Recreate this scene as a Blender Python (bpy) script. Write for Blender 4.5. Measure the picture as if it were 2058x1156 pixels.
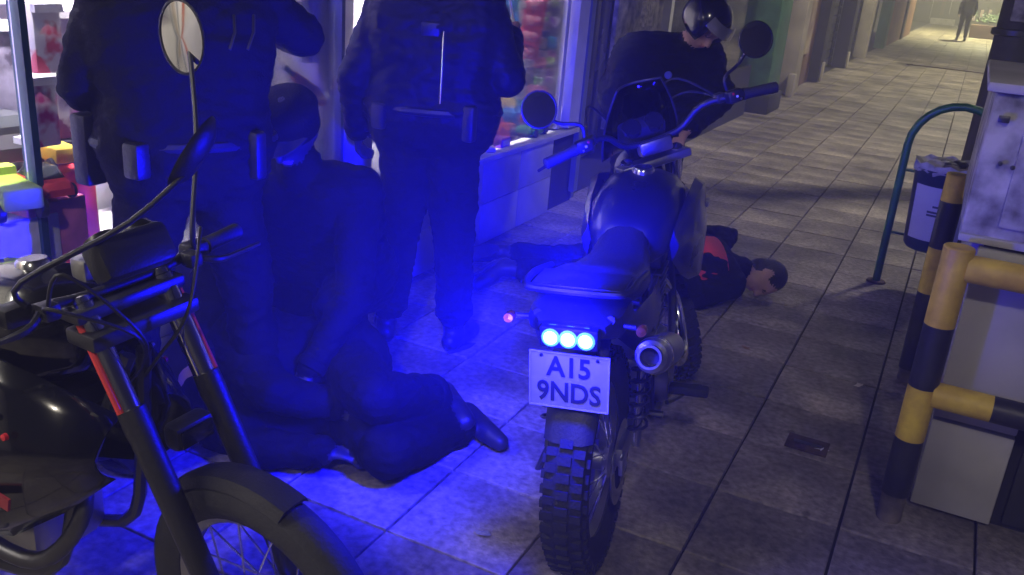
import bpy, bmesh, math, random
from mathutils import Vector, Matrix, Quaternion, noise, kdtree, geometry
random.seed(7)
for o in list(bpy.data.objects): bpy.data.objects.remove(o)
SC = bpy.context.scene
COL = SC.collection
R = math.radians
V = Vector
# ---------------------------------------------------------------- camera
F, W, H, HC = 1800.0, 2058.0, 1156.0, 1.62
ROLL, PITCH, YAW = R(4.8), R(20.30), R(25.21)
er = (math.cos(ROLL), math.sin(ROLL)); ed = (-math.sin(ROLL), math.cos(ROLL))
RT = V((math.cos(YAW), math.sin(YAW), 0))
FW = V((-math.sin(YAW)*math.cos(PITCH), math.cos(YAW)*math.cos(PITCH), -math.sin(PITCH)))
DN = -RT.cross(FW)
CAMP = V((0, 0, HC))
imx = RT*er[0] + DN*ed[0]
imy = RT*er[1] + DN*ed[1]
cam = bpy.data.cameras.new('camera'); camo = bpy.data.objects.new('camera', cam); COL.objects.link(camo)
cam.sensor_width = 36; cam.lens = F/W*36; cam.clip_start = 0.02; cam.clip_end = 500
M = Matrix((imx, -imy, -FW)).transposed().to_4x4(); M.translation = CAMP
camo.matrix_world = M
SC.camera = camo
def ray(px, py):
    ox, oy = px-W/2, py-H/2
    return RT*(ox*er[0]+oy*er[1]) + DN*(ox*ed[0]+oy*ed[1]) + FW*F
def atz(px, py, z=0.0): r = ray(px, py); return CAMP + r*((z-HC)/r.z)
def atx(px, py, x): r = ray(px, py); return CAMP + r*(x/r.x)
def aty(px, py, y): r = ray(px, py); return CAMP + r*(y/r.y)
# ---------------------------------------------------------------- world, lights
wd = bpy.data.worlds.new('World'); SC.world = wd; wd.use_nodes = True
nt = wd.node_tree
sky = nt.nodes.new('ShaderNodeTexSky'); sky.sky_type = 'NISHITA'; sky.sun_disc = False
sky.sun_elevation = R(-3.0); sky.sun_rotation = R(200)
bg = nt.nodes['Background']; bg.inputs['Strength'].default_value = 0.10
nt.links.new(sky.outputs[0], bg.inputs['Color'])
SC.view_settings.view_transform = 'Standard'; SC.view_settings.look = 'None'
SC.view_settings.exposure = 0.0; SC.view_settings.gamma = 1.0
SC.cycles.use_denoising = True
SC.cycles.max_bounces = 6
SC.cycles.volume_bounces = 0
SC.cycles.transparent_max_bounces = 12
# light strengths
WIN_P, WALL_P, LAMP0, LAMP1, LAMP2, LAMP3, BLUE, HAZE = 120.0, 60.0, 850.0, 1500.0, 1900.0, 11000.0, 640.0, 0.020
def lamp(kind, name, loc, power, col, size=0.1, target=None, spot=None, blend=0.6):
    d = bpy.data.lights.new(name, kind); d.energy = power; d.color = col
    if kind == 'AREA': d.shape = 'RECTANGLE'; d.size, d.size_y = size if isinstance(size, tuple) else (size, size)
    else: d.shadow_soft_size = size
    if spot: d.spot_size = R(spot); d.spot_blend = blend
    o = bpy.data.objects.new(name, d); COL.objects.link(o); o.location = loc
    if target is not None: o.rotation_euler = (V(target)-V(loc)).to_track_quat('-Z', 'Y').to_euler()
    return o
# ---------------------------------------------------------------- materials
MATS = {}
def mat(name, col, rough=0.6, metal=0.0, var=0.12, scale=6.0, bump=0.0, bscale=40.0, emit=None, estr=0.0, col2=None, objvar=0.0, spec=0.5, coat=0.0):
    if name in MATS: return MATS[name]
    m = bpy.data.materials.new(name); m.use_nodes = True; t = m.node_tree; n = t.nodes; L = t.links
    b = n['Principled BSDF']
    b.inputs['Roughness'].default_value = rough; b.inputs['Metallic'].default_value = metal
    b.inputs['Specular IOR Level'].default_value = spec
    b.inputs['Coat Weight'].default_value = coat
    tc = n.new('ShaderNodeTexCoord')
    nz = n.new('ShaderNodeTexNoise'); nz.inputs['Scale'].default_value = scale; nz.inputs['Detail'].default_value = 6
    L.new(tc.outputs['Object'], nz.inputs['Vector'])
    rp = n.new('ShaderNodeValToRGB')
    c = V(col); c2 = V(col2) if col2 else c*(1+var*1.5)
    lo = c*(1-var) if not col2 else c
    rp.color_ramp.elements[0].position = 0.34; rp.color_ramp.elements[1].position = 0.66
    rp.color_ramp.elements[0].color = (*lo, 1); rp.color_ramp.elements[1].color = (*c2, 1)
    L.new(nz.outputs['Fac'], rp.inputs['Fac'])
    out = rp.outputs[0]
    if objvar:
        oi = n.new('ShaderNodeObjectInfo'); mp = n.new('ShaderNodeMapRange')
        mp.inputs['To Min'].default_value = 1-objvar; mp.inputs['To Max'].default_value = 1+objvar
        L.new(oi.outputs['Random'], mp.inputs['Value'])
        mx = n.new('ShaderNodeVectorMath'); mx.operation = 'SCALE'
        L.new(out, mx.inputs[0]); L.new(mp.outputs[0], mx.inputs['Scale']); out = mx.outputs[0]
    L.new(out, b.inputs['Base Color'])
    r2 = n.new('ShaderNodeMapRange'); r2.inputs['To Min'].default_value = max(0, rough-0.1); r2.inputs['To Max'].default_value = min(1, rough+0.1)
    L.new(nz.outputs['Fac'], r2.inputs['Value']); L.new(r2.outputs[0], b.inputs['Roughness'])
    if bump:
        n2 = n.new('ShaderNodeTexNoise'); n2.inputs['Scale'].default_value = bscale; n2.inputs['Detail'].default_value = 4
        L.new(tc.outputs['Object'], n2.inputs['Vector'])
        bp = n.new('ShaderNodeBump'); bp.inputs['Strength'].default_value = bump; bp.inputs['Distance'].default_value = 0.01
        L.new(n2.outputs['Fac'], bp.inputs['Height']); L.new(bp.outputs[0], b.inputs['Normal'])
    if emit:
        b.inputs['Emission Color'].default_value = (*emit, 1); b.inputs['Emission Strength'].default_value = estr
    MATS[name] = m
    return m
def glassmat(name, tint=(1, 1, 1), rough=0.02, refl=0.9):
    m = bpy.data.materials.new(name); m.use_nodes = True; t = m.node_tree; n = t.nodes; L = t.links
    n.remove(n['Principled BSDF'])
    tr = n.new('ShaderNodeBsdfTransparent'); tr.inputs[0].default_value = (*tint, 1)
    gl = n.new('ShaderNodeBsdfGlossy'); gl.inputs['Roughness'].default_value = rough
    fr = n.new('ShaderNodeFresnel'); fr.inputs[0].default_value = 1.45
    mm = n.new('ShaderNodeMath'); mm.operation = 'MULTIPLY'; mm.inputs[1].default_value = refl
    mx = n.new('ShaderNodeMixShader')
    L.new(fr.outputs[0], mm.inputs[0]); L.new(mm.outputs[0], mx.inputs[0]); L.new(tr.outputs[0], mx.inputs[1]); L.new(gl.outputs[0], mx.inputs[2])
    L.new(mx.outputs[0], n['Material Output'].inputs[0])
    MATS[name] = m
    return m
# ---------------------------------------------------------------- mesh helpers
class MB:
    def __init__(s): s.v = []; s.f = []
    def add(s, vs, fs, T=None):
        k = len(s.v); s.v += [tuple(T @ V(p)) if T is not None else tuple(p) for p in vs]; s.f += [tuple(i+k for i in f) for f in fs]; return s
    def box(s, c, d, T=None, ch=0.0):
        x, y, z = d[0]/2, d[1]/2, d[2]/2
        if ch <= 0:
            vs = [(c[0]+a*x, c[1]+b*y, c[2]+e*z) for a in (-1, 1) for b in (-1, 1) for e in (-1, 1)]
            fs = [(0, 1, 3, 2), (4, 6, 7, 5), (0, 4, 5, 1), (2, 3, 7, 6), (0, 2, 6, 4), (1, 5, 7, 3)]
            return s.add(vs, fs, T)
        bm = bmesh.new(); bmesh.ops.create_cube(bm, size=1)
        for v in bm.verts: v.co = V((c[0]+v.co.x*d[0], c[1]+v.co.y*d[1], c[2]+v.co.z*d[2]))
        bmesh.ops.bevel(bm, geom=bm.edges[:], offset=ch, segments=2, affect='EDGES', profile=0.5)
        bm.verts.index_update(); vs = [v.co.copy() for v in bm.verts]; fs = [[v.index for v in f.verts] for f in bm.faces]; bm.free()
        return s.add(vs, fs, T)
    def tube(s, pts, r, n=10, T=None, caps=True, close=False):
        pts = [V(p) for p in pts]; m = len(pts)
        rs = r if isinstance(r, (list, tuple)) else [r]*m
        vs = []; fs = []; prev = None
        for i, p in enumerate(pts):
            if close: d = pts[(i+1) % m]-pts[i-1]
            else: d = pts[min(i+1, m-1)]-pts[max(i-1, 0)]
            d.normalize()
            if prev is None:
                a = d.orthogonal().normalized()
            else:
                a = prev - d*prev.dot(d)
                a = a.normalized() if a.length > 1e-6 else d.orthogonal().normalized()
            prev = a; b = d.cross(a)
            for j in range(n):
                t = 2*math.pi*j/n; vs.append(p+(a*math.cos(t)+b*math.sin(t))*rs[i])
        for i in range(m if close else m-1):
            for j in range(n):
                i2 = (i+1) % m
                fs.append((i*n+j, i*n+(j+1) % n, i2*n+(j+1) % n, i2*n+j))
        if caps and not close:
            fs.append(tuple(reversed(range(n)))); fs.append(tuple((m-1)*n+j for j in range(n)))
        return s.add(vs, fs, T)
    def lathe(s, prof, c=(0, 0, 0), axis=(0, 0, 1), n=20, T=None):
        # prof: (radius, height) pairs along axis
        ax = V(axis).normalized(); a = ax.orthogonal().normalized(); b = ax.cross(a); c = V(c)
        vs = []; fs = []
        for r, h in prof:
            for j in range(n):
                t = 2*math.pi*j/n; vs.append(c+ax*h+(a*math.cos(t)+b*math.sin(t))*max(r, 1e-4))
        for i in range(len(prof)-1):
            for j in range(n): fs.append((i*n+j, i*n+(j+1) % n, (i+1)*n+(j+1) % n, (i+1)*n+j))
        if prof[0][0] > 2e-4: fs.append(tuple(reversed(range(n))))
        if prof[-1][0] > 2e-4: fs.append(tuple((len(prof)-1)*n+j for j in range(n)))
        return s.add(vs, fs, T)
    def ell(s, c, r, n=14, m=9, T=None):
        c = V(c); prof = []
        vs = [c+V((0, 0, -r[2]))]; fs = []
        for i in range(1, m):
            p = -math.pi/2+math.pi*i/m
            for j in range(n):
                t = 2*math.pi*j/n; vs.append(c+V((r[0]*math.cos(p)*math.cos(t), r[1]*math.cos(p)*math.sin(t), r[2]*math.sin(p))))
        vs.append(c+V((0, 0, r[2])))
        for j in range(n): fs.append((0, 1+(j+1) % n, 1+j))
        for i in range(m-2):
            for j in range(n): fs.append((1+i*n+j, 1+i*n+(j+1) % n, 1+(i+1)*n+(j+1) % n, 1+(i+1)*n+j))
        k = 1+(m-2)*n
        for j in range(n): fs.append((k+j, k+(j+1) % n, k+n))
        return s.add(vs, fs, T)
    def loft(s, secs, T=None, caps=True):
        n = len(secs[0]); vs = [p for q in secs for p in q]; fs = []
        for i in range(len(secs)-1):
            for j in range(n): fs.append((i*n+j, i*n+(j+1) % n, (i+1)*n+(j+1) % n, (i+1)*n+j))
        if caps: fs.append(tuple(reversed(range(n)))); fs.append(tuple((len(secs)-1)*n+j for j in range(n)))
        return s.add(vs, fs, T)
    def prism(s, poly, d, T=None):
        # poly: list of 3d points, d: extrude vector
        n = len(poly); d = V(d); vs = [V(p) for p in poly]+[V(p)+d for p in poly]
        fs = [tuple(range(n)), tuple(reversed(range(n, 2*n)))]+[(i, n+i, n+(i+1) % n, (i+1) % n) for i in range(n)]
        return s.add(vs, fs, T)
    def mesh(s, name, smooth=40, fix=True):
        me = bpy.data.meshes.new(name); me.from_pydata(s.v, [], s.f); me.update()
        if fix:
            bm = bmesh.new(); bm.from_mesh(me); bmesh.ops.recalc_face_normals(bm, faces=bm.faces[:]); bm.to_mesh(me); bm.free()
        if smooth:
            me.polygons.foreach_set('use_smooth', [True]*len(me.polygons))
            try: me.set_sharp_from_angle(angle=R(smooth))
            except Exception: pass
        return me
    def build(s, name, m, parent=None, smooth=40):
        me = s.mesh(name, smooth)
        if m is not None: me.materials.append(m)
        o = bpy.data.objects.new(name, me); COL.objects.link(o)
        if parent is not None: o.parent = parent
        return o
def tag(o, label=None, cat=None, group=None, kind=None):
    if label: o['label'] = label
    if cat: o['category'] = cat
    if group: o['group'] = group
    if kind: o['kind'] = kind
    return o
def empty(name, loc=(0, 0, 0), rz=0.0, label=None, cat=None, group=None):
    o = bpy.data.objects.new(name, None); COL.objects.link(o); o.location = loc; o.rotation_euler = (0, 0, rz); o.empty_display_size = 0.1
    return tag(o, label, cat, group)
def put(o, parent):      # parent keeping world placement of a mesh built in world space (parent is unscaled)
    o.parent = parent
    bpy.context.view_layer.update()
    o.matrix_parent_inverse = parent.matrix_world.inverted()
    return o
def smoothpts(pts, k=6):
    pts = [V(p) for p in pts]; out = []
    for i in range(len(pts)-1):
        p0 = pts[max(i-1, 0)]; p1 = pts[i]; p2 = pts[i+1]; p3 = pts[min(i+2, len(pts)-1)]
        for j in range(k):
            t = j/k
            out.append(0.5*((2*p1)+(p2-p0)*t+(2*p0-5*p1+4*p2-p3)*t*t+(-p0+3*p1-3*p2+p3)*t**3))
    out.append(pts[-1]); return out
def textmesh(txt, size, name, m, parent, T, ext=0.0012, sx=1.0):
    c = bpy.data.curves.new(name, 'FONT'); c.body = txt; c.size = size; c.extrude = ext; c.align_x = 'CENTER'; c.align_y = 'CENTER'; c.resolution_u = 3; c.offset = size*0.022
    o = bpy.data.objects.new(name, c); COL.objects.link(o)
    dg = bpy.context.evaluated_depsgraph_get(); me = bpy.data.meshes.new_from_object(o.evaluated_get(dg))
    bpy.data.objects.remove(o); me.transform(T @ Matrix.Diagonal((sx, 1, 1, 1))); me.materials.clear(); me.materials.append(m)
    q = bpy.data.objects.new(name, me); COL.objects.link(q)
    if parent: q.parent = parent
    return q
# shared materials
m_black = mat('black_plastic', (0.018, 0.018, 0.022), 0.45, bump=0.15, bscale=180)
m_rubber = mat('rubber', (0.028, 0.028, 0.032), 0.75, bump=0.25, bscale=120)
m_gloss = mat('gloss_black_paint', (0.005, 0.005, 0.006), 0.16, coat=0.6)
m_chrome = mat('chrome', (0.75, 0.75, 0.76), 0.14, 1.0, var=0.05)
m_alu = mat('cast_aluminium', (0.42, 0.42, 0.43), 0.38, 1.0, bump=0.1, bscale=90)
m_steel = mat('dark_steel', (0.10, 0.10, 0.11), 0.4, 0.9)
m_mirror = mat('mirror_glass', (0.9, 0.9, 0.9), 0.03, 1.0, var=0.0)
m_white = mat('white_paint', (0.72, 0.71, 0.69), 0.5, var=0.06)
m_plate = mat('plate_white', (0.42, 0.42, 0.44), 0.5, var=0.04)
m_char = mat('plate_black', (0.03, 0.03, 0.04), 0.5)
m_orange = mat('orange_lens', (0.22, 0.07, 0.01), 0.2)
m_redlens = mat('red_lens', (0.6, 0.03, 0.04), 0.2)
# ---------------------------------------------------------------- setting: ground
WX = -2.35           # shop wall plane
KX = 1.36            # kerb line
P = 0.396            # paving pitch
m_joint = mat('joint_grime', (0.02, 0.018, 0.016), 0.9, var=0.3, scale=3)
def pavemat():
    m = mat('paving_stone', (0.29, 0.255, 0.205), 0.60, var=0.30, scale=2.2, bump=0.5, bscale=70, objvar=0.16, spec=0.4)
    t = m.node_tree; n = t.nodes; L = t.links; b = n['Principled BSDF']
    src = b.inputs['Base Color'].links[0].from_socket
    geo = n.new('ShaderNodeNewGeometry')
    # world-space stains and foot wear
    s1 = n.new('ShaderNodeTexNoise'); s1.inputs['Scale'].default_value = 1.3; s1.inputs['Detail'].default_value = 8; s1.inputs['Roughness'].default_value = 0.65
    L.new(geo.outputs['Position'], s1.inputs['Vector'])
    r1 = n.new('ShaderNodeMapRange'); r1.inputs['From Min'].default_value = 0.35; r1.inputs['From Max'].default_value = 0.68; r1.inputs['To Min'].default_value = 0.38; r1.inputs['To Max'].default_value = 1.22
    L.new(s1.outputs['Fac'], r1.inputs['Value'])
    s2 = n.new('ShaderNodeTexNoise'); s2.inputs['Scale'].default_value = 38; s2.inputs['Detail'].default_value = 5
    L.new(geo.outputs['Position'], s2.inputs['Vector'])
    r2 = n.new('ShaderNodeMapRange'); r2.inputs['From Min'].default_value = 0.3; r2.inputs['From Max'].default_value = 0.7; r2.inputs['To Min'].default_value = 0.58; r2.inputs['To Max'].default_value = 1.32
    L.new(s2.outputs['Fac'], r2.inputs['Value'])
    # dried drips / gum spots
    vo = n.new('ShaderNodeTexVoronoi'); vo.inputs['Scale'].default_value = 4.6; vo.inputs['Randomness'].default_value = 1.0
    L.new(geo.outputs['Position'], vo.inputs['Vector'])
    r3 = n.new('ShaderNodeMapRange'); r3.inputs['From Min'].default_value = 0.06; r3.inputs['From Max'].default_value = 0.09; r3.inputs['To Min'].default_value = 0.55; r3.inputs['To Max'].default_value = 1.0
    L.new(vo.outputs['Distance'], r3.inputs['Value'])
    m1 = n.new('ShaderNodeMath'); m1.operation = 'MULTIPLY'; L.new(r1.outputs[0], m1.inputs[0]); L.new(r2.outputs[0], m1.inputs[1])
    m2 = n.new('ShaderNodeMath'); m2.operation = 'MULTIPLY'; L.new(m1.outputs[0], m2.inputs[0]); L.new(r3.outputs[0], m2.inputs[1])
    sc = n.new('ShaderNodeVectorMath'); sc.operation = 'SCALE'; L.new(src, sc.inputs[0]); L.new(m2.outputs[0], sc.inputs['Scale'])
    L.new(sc.outputs[0], b.inputs['Base Color'])
    return m
m_pave = pavemat()
ground = MB().box((10, 30, -0.5), (70, 160, 0.6)).build('ground', mat('street_asphalt', (0.05, 0.05, 0.052), 0.8, bump=0.4, bscale=60), None, 0)
tag(ground, kind='structure')
side = MB().box(((WX+KX)/2-0.6, 27, -0.108), (KX-WX+1.2, 92, 0.18)).build('sidewalk', m_joint, None, 0)
tag(side, kind='structure')
def tile_bm(sx, sy):
    b = MB(); g = 0.0045; x, y = sx/2-g, sy/2-g; c = 0.0022
    vs = [(-x, -y, -0.03), (x, -y, -0.03), (x, y, -0.03), (-x, y, -0.03), (-x, -y, -c), (x, -y, -c), (x, y, -c), (-x, y, -c),
          (-x+c, -y+c, 0), (x-c, -y+c, 0), (x-c, y-c, 0), (-x+c, y-c, 0)]
    fs = [(0, 1, 5, 4), (1, 2, 6, 5), (2, 3, 7, 6), (3, 0, 4, 7), (4, 5, 9, 8), (5, 6, 10, 9), (6, 7, 11, 10), (7, 4, 8, 11), (8, 9, 10, 11)]
    b.add(vs, fs); return b
tile_me = tile_bm(P, P).mesh('paving_tile', 0); tile_me.materials.append(m_pave)
rest = MB(); cnt = 0
rows = []
for j in range(-35, 170):
    for i in range(-6, 5):
        cx = -0.44-P/2+P*i+P*0; cy = 1.885+P/2+P*j
        if cx < WX-0.1 or cx > KX-0.1: continue
        rows.append((cx, cy))
rows.sort(key=lambda q: (q[0]+0.9)**2*0.4+(q[1]-1.2)**2 + (50 if q[1] < 1.3 else 0))
for cx, cy in rows:
    dz = random.uniform(-0.003, 0.001); tx, ty = random.gauss(0, 0.0022), random.gauss(0, 0.0022)
    if cnt < 296 and cy > 1.1:
        o = bpy.data.objects.new('paving_tile', tile_me); COL.objects.link(o); o.parent = side
        o.location = (cx, cy, dz); o.rotation_euler = (tx, ty, random.gauss(0, 0.002)); cnt += 1
    else:
        T = Matrix.Translation((cx, cy, dz)) @ Matrix.Rotation(tx, 4, 'X') @ Matrix.Rotation(ty, 4, 'Y')
        g = tile_bm(P, P); rest.add(g.v, g.f, T)
ro = rest.build('paving_tiles_beyond', m_pave, side, 0); tag(ro, kind='stuff')
m_conc = mat('kerb_concrete', (0.30, 0.29, 0.27), 0.8, bump=0.3)
kerb = MB()
kb = MB().box((0, 0, -0.075), (0.16, 0.985, 0.15), ch=0.012).mesh('kerb_stone'); kb.materials.append(m_conc)
kr = tag(MB().box((KX+0.085, 34, -0.16), (0.15, 78, 0.08)).build('kerb', m_conc, None, 0), kind='structure')
for j in range(26):
    o = bpy.data.objects.new('kerb_stone', kb); COL.objects.link(o); o.parent = kr; o.location = (KX+0.09, 1.5+j, 0.004)
# drain channel across the walk, small cover
m_rust = mat('rusty_iron', (0.09, 0.06, 0.045), 0.75, 0.4, var=0.4, scale=20)
dr = empty('drain_channel', (-0.42, 22.65, 0.0), R(-3), 'dark iron drain strip lying across the far walkway', 'drain')
MB().box((0, 0, 0.012), (1.75, 0.10, 0.016), ch=0.004).build('cover_strip', m_rust, dr)
for k in range(12): MB().box((-0.75+k*0.136, 0, 0.023), (0.03, 0.11, 0.008)).build('slot_bar', m_steel, dr)
c = atz(1622, 896)
cov = empty('access_cover', (c.x, c.y, 0), 0, 'small dark square access cover set in paving by bike', 'cover')
MB().box((0, 0, 0.004), (0.15, 0.11, 0.008), ch=0.002).build('plate', m_rust, cov); MB().box((0, 0, 0.009), (0.10, 0.02, 0.004)).build('grip_bar', m_steel, cov)
# ---------------------------------------------------------------- shop front (near): plinth, pillar, windows
m_wall = mat('pale_render', (0.82, 0.80, 0.75), 0.75, var=0.12, scale=2.5, bump=0.25, bscale=50)
m_plinth = mat('plinth_tile', (0.40, 0.40, 0.42), 0.45, var=0.12, scale=4, objvar=0.06)
m_frame = mat('window_frame_paint', (0.50, 0.50, 0.49), 0.45, var=0.08)
m_dframe = mat('door_frame_blue_grey', (0.13, 0.15, 0.18), 0.5)
m_in = mat('display_backing', (0.55, 0.53, 0.55), 0.8, var=0.15, scale=3)
m_ledge = mat('display_ledge', (0.55, 0.54, 0.55), 0.55)
m_glass = glassmat('shop_glass', (0.97, 0.97, 0.98))
SILL = 0.515
m_cream0 = mat('cream_board', (0.5, 0.42, 0.30), 0.7, var=0.25, scale=9)
shop = empty('toy_shop', (WX, 3.0, 0), 0, 'toy shop front with lit windows, pale pillar and low plinth', 'building')
def sp(mb, name, m, s=40, parent=None):
    o = mb.build(name, m, None, s); return put(o, parent or shop)
# plinth below windows with facing tiles
Y0, Y1 = 1.05, 5.86
sp(MB().box((WX-0.14, (Y0+Y1)/2, SILL/2-0.01), (0.26, Y1-Y0, SILL-0.02)), 'plinth', m_joint)
pt = MB().box((0, 0, 0), (0.02, 0.484, 0.243), ch=0.003).mesh('plinth_tile'); pt.materials.append(m_plinth)
for j in range(10):
    for k in range(2):
        y = Y0+0.24+j*0.488
        if y+0.24 > Y1: continue
        o = bpy.data.objects.new('plinth_tile', pt); COL.objects.link(o); o.location = (WX-0.002, y, 0.125+k*0.247); put(o, shop)
sp(MB().box((WX-0.30, (Y0+Y1)/2, SILL+0.004), (0.66, Y1-Y0, 0.035), ch=0.006), 'sill', m_ledge)
# pillar set behind the glass, low pier below it, posts of the upper lights
pa, pb = atx(641, 100, WX-0.15).y, atx(712, 100, WX-0.15).y
sp(MB().box((WX-0.27, (pa+pb)/2, 1.72), (0.24, pb-pa, 2.38), ch=0.01), 'pillar', m_wall)
sp(MB().box((WX-0.05, 3.25, 0.49), (0.13, 0.20, 0.98), ch=0.006), 'pier', m_plinth)
sp(MB().box((WX-0.02, 3.135, 1.75), (0.05, 0.022, 2.4)), 'window_post', m_dframe)
for px, mm, w_ in ((617, m_dframe, 0.02), (631, m_frame, 0.035)):
    yy = atx(px, 80, WX-0.1).y; sp(MB().box((WX-0.1, yy, 2.06), (0.04, w_, 1.85)), 'transom_post', mm)
sp(MB().box((WX-0.03, 1.22, 1.75), (0.07, 0.06, 2.4)), 'window_post', m_dframe)
y0 = atx(90, 60, WX).y
sp(MB().box((WX-0.03, y0-0.06, 1.75), (0.05, 0.022, 2.4)), 'window_post', mat('teal_frame', (0.02, 0.07, 0.11), 0.4))
sp(MB().box((WX-0.01, 5.72, 1.75), (0.06, 0.17, 2.4)), 'window_post', m_frame)
sp(MB().box((WX-0.05, 5.56, 1.75), (0.05, 0.05, 2.4)), 'window_post', m_frame)
sp(MB().box((WX-0.02, 5.85, 1.52), (0.10, 0.07, 2.9)), 'door_post', m_dframe)
for a, b in ((1.25, y0-0.08), (y0-0.03, 3.12), (3.36, 5.53)):
    sp(MB().box((WX-0.03, (a+b)/2, 1.75), (0.006, b-a, 2.38)), 'pane', m_glass)
sp(MB().box((WX-0.74, (Y0+Y1)/2, 1.55), (0.04, Y1-Y0, 3.0)), 'display_back', m_in)
sp(MB().box((WX-0.56, 3.62, 1.55), (0.32, 0.06, 2.0)), 'partition', m_in)
sp(MB().box((WX-0.40, Y0, 1.55), (0.66, 0.05, 2.9)), 'partition', m_in)
sp(MB().box((WX-0.40, Y1-0.05, 1.55), (0.66, 0.05, 2.9)), 'partition', m_in)
sp(MB().box((WX-0.36, (Y0+Y1)/2, 2.98), (0.85, Y1-Y0, 0.10)), 'lintel', m_wall)
# tube lights inside the windows
for ya, yb in ((1.3, 3.1), (3.4, 5.5)):
    sp(MB().tube([(WX-0.09, ya+0.05, 2.64), (WX-0.09, yb-0.05, 2.64)], 0.016, 10), 'light_tube', mat('tube_light', (0.9, 0.9, 0.9), 0.4, emit=(1.0, 0.93, 0.95), estr=6.0))
    sp(MB().box((WX-0.065, (ya+yb)/2, 2.70), (0.03, yb-ya, 0.18)), 'valance', m_frame)
    l = lamp('AREA', 'window_light', (WX-0.10, (ya+yb)/2, 2.60), WIN_P, (1.0, 0.92, 0.95), (yb-ya-0.1, 0.08), target=(WX-0.98, (ya+yb)/2, 0.75)); l.data.spread = R(70); put(l, shop)
# recessed pale wall with strips and boards added for the mirror reflection, before the windows (behind the viewer)
sp(MB().box((WX-0.75, -2.4, 1.5), (0.10, 6.9, 3.0)), 'side_wall', m_wall)
for k, (yy, ww, zz, hh, mm) in enumerate(((-0.95, 0.10, 1.3, 2.2, mat('rust_orange_strip', (0.55, 0.14, 0.06), 0.6)), (-0.62, 0.015, 1.5, 2.8, m_dframe), (-0.30, 0.02, 1.5, 2.8, m_dframe), (-0.10, 0.22, 1.45, 0.5, m_plinth), (0.25, 0.02, 1.5, 2.8, m_dframe), (-0.45, 0.12, 1.0, 0.7, m_cream0))):
    sp(MB().box((WX-0.69, yy, zz), (0.03, ww, hh)), ['added_strip', 'cover_strip', 'cover_strip', 'added_board', 'cover_strip', 'added_board'][k], mm)
wl = lamp('AREA', 'added_wall_light', (WX-0.25, -0.6, 2.9), WALL_P, (1.0, 0.93, 0.80), (2.4, 0.15), target=(WX-0.75, -0.6, 1.1)); put(wl, shop)  # unseen lamp added to brighten the wall that the mirror reflects
sp(MB().box((WX-0.24, -0.6, 2.96), (0.22, 2.5, 0.06)), 'light_fitting', m_frame)  # fitting added for the unseen wall lamp
sp(MB().box((WX-0.36, Y0-0.06, 1.5), (0.76, 0.05, 3.0)), 'return_wall', m_wall)
# entrance recess beyond the window, then neighbouring shop fronts down the street
m_dark = mat('dark_interior', (0.028, 0.027, 0.03), 0.7, var=0.3, scale=2)
m_dgl = mat('dark_door_panel', (0.09, 0.085, 0.10), 0.25, var=0.2, scale=2)
m_green = mat('green_column_paint', (0.06, 0.15, 0.07), 0.55, var=0.25, scale=5)
m_cream = mat('cream_wall', (0.42, 0.38, 0.30), 0.8, var=0.2, scale=2, bump=0.3)
m_brown = mat('brown_panel', (0.16, 0.09, 0.06), 0.7, var=0.3, scale=3)
m_shut = mat('shutter_metal', (0.04, 0.04, 0.042), 0.5, 0.3, var=0.2, scale=3)
ent = empty('shop_entrance', (WX, 7.2, 0), 0, 'dark recessed shop doorway beside the toy window', 'doorway')
def ep(mb, name, m, root, s=40): return put(mb.build(name, m, None, s), root)
ep(MB().box((WX-0.55, 6.75, 1.5), (0.06, 1.75, 3.0)), 'wall', m_dgl, ent)
for y in (6.25, 6.95): ep(MB().box((WX-0.49, y, 1.25), (0.05, 0.62, 2.4), ch=0.01), 'door', m_dgl, ent)
for y in (6.25, 6.95): ep(MB().box((WX-0.462, y, 1.45), (0.008, 0.44, 1.5)), 'pane', mat('dark_pane', (0.03, 0.03, 0.05), 0.12), ent)
k1 = aty(1232, 38, 6.62); 
ep(MB().ell((WX-0.44, 6.60, aty(1232, 38, 6.6).z), (0.02, 0.02, 0.02)), 'knob', m_chrome, ent)
ep(MB().tube([(WX-0.44, 6.60, 0.95), (WX-0.44, 6.60, 1.15)], 0.012, 8), 'pull_handle', m_chrome, ent)
ep(MB().box((WX-0.28, 5.93, 1.5), (0.52, 0.05, 3.0)), 'jamb', m_dframe, ent)
# second window (pale patterned display) and green column
nb = empty('next_shop_front', (WX, 9.5, 0), 0, 'next shop front with pale cluttered window and green column', 'building')
ep(MB().box((WX-0.14, 9.5, 0.30), (0.26, 3.6, 0.60)), 'plinth', m_dark, nb)
ep(MB().box((WX-0.5, 9.5, 1.6), (0.04, 3.6, 2.8)), 'display_back', mat('pale_clutter', (0.16, 0.16, 0.15), 0.7, col2=(0.62, 0.58, 0.47), scale=9), nb)
ep(MB().box((WX-0.03, 7.70, 1.6), (0.07, 0.08, 2.9)), 'window_post', m_frame, nb)
ep(MB().box((WX-0.03, 9.4, 1.7), (0.05, 0.05, 2.3)), 'window_post', m_frame, nb)
ep(MB().box((WX-0.03, 9.5, 1.75), (0.006, 3.4, 2.3)), 'pane', m_glass, nb)
ep(MB().box((WX-0.30, 9.5, 2.95), (0.60, 3.7, 0.2)), 'lintel', m_dark, nb)
for k in range(9):
    yy = 8.1+k*0.37
    ep(MB().box((WX-0.33+random.uniform(-.08, .08), yy, 0.78+random.uniform(0, .9)), (0.04, 0.24, 0.26+random.uniform(0, .2)), ch=0.005), 'display_card', mat('card%d' % (k % 3), [(0.55, 0.52, 0.42), (0.4, 0.42, 0.38), (0.65, 0.62, 0.6)][k % 3], 0.6, var=0.35, scale=25), nb)
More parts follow.
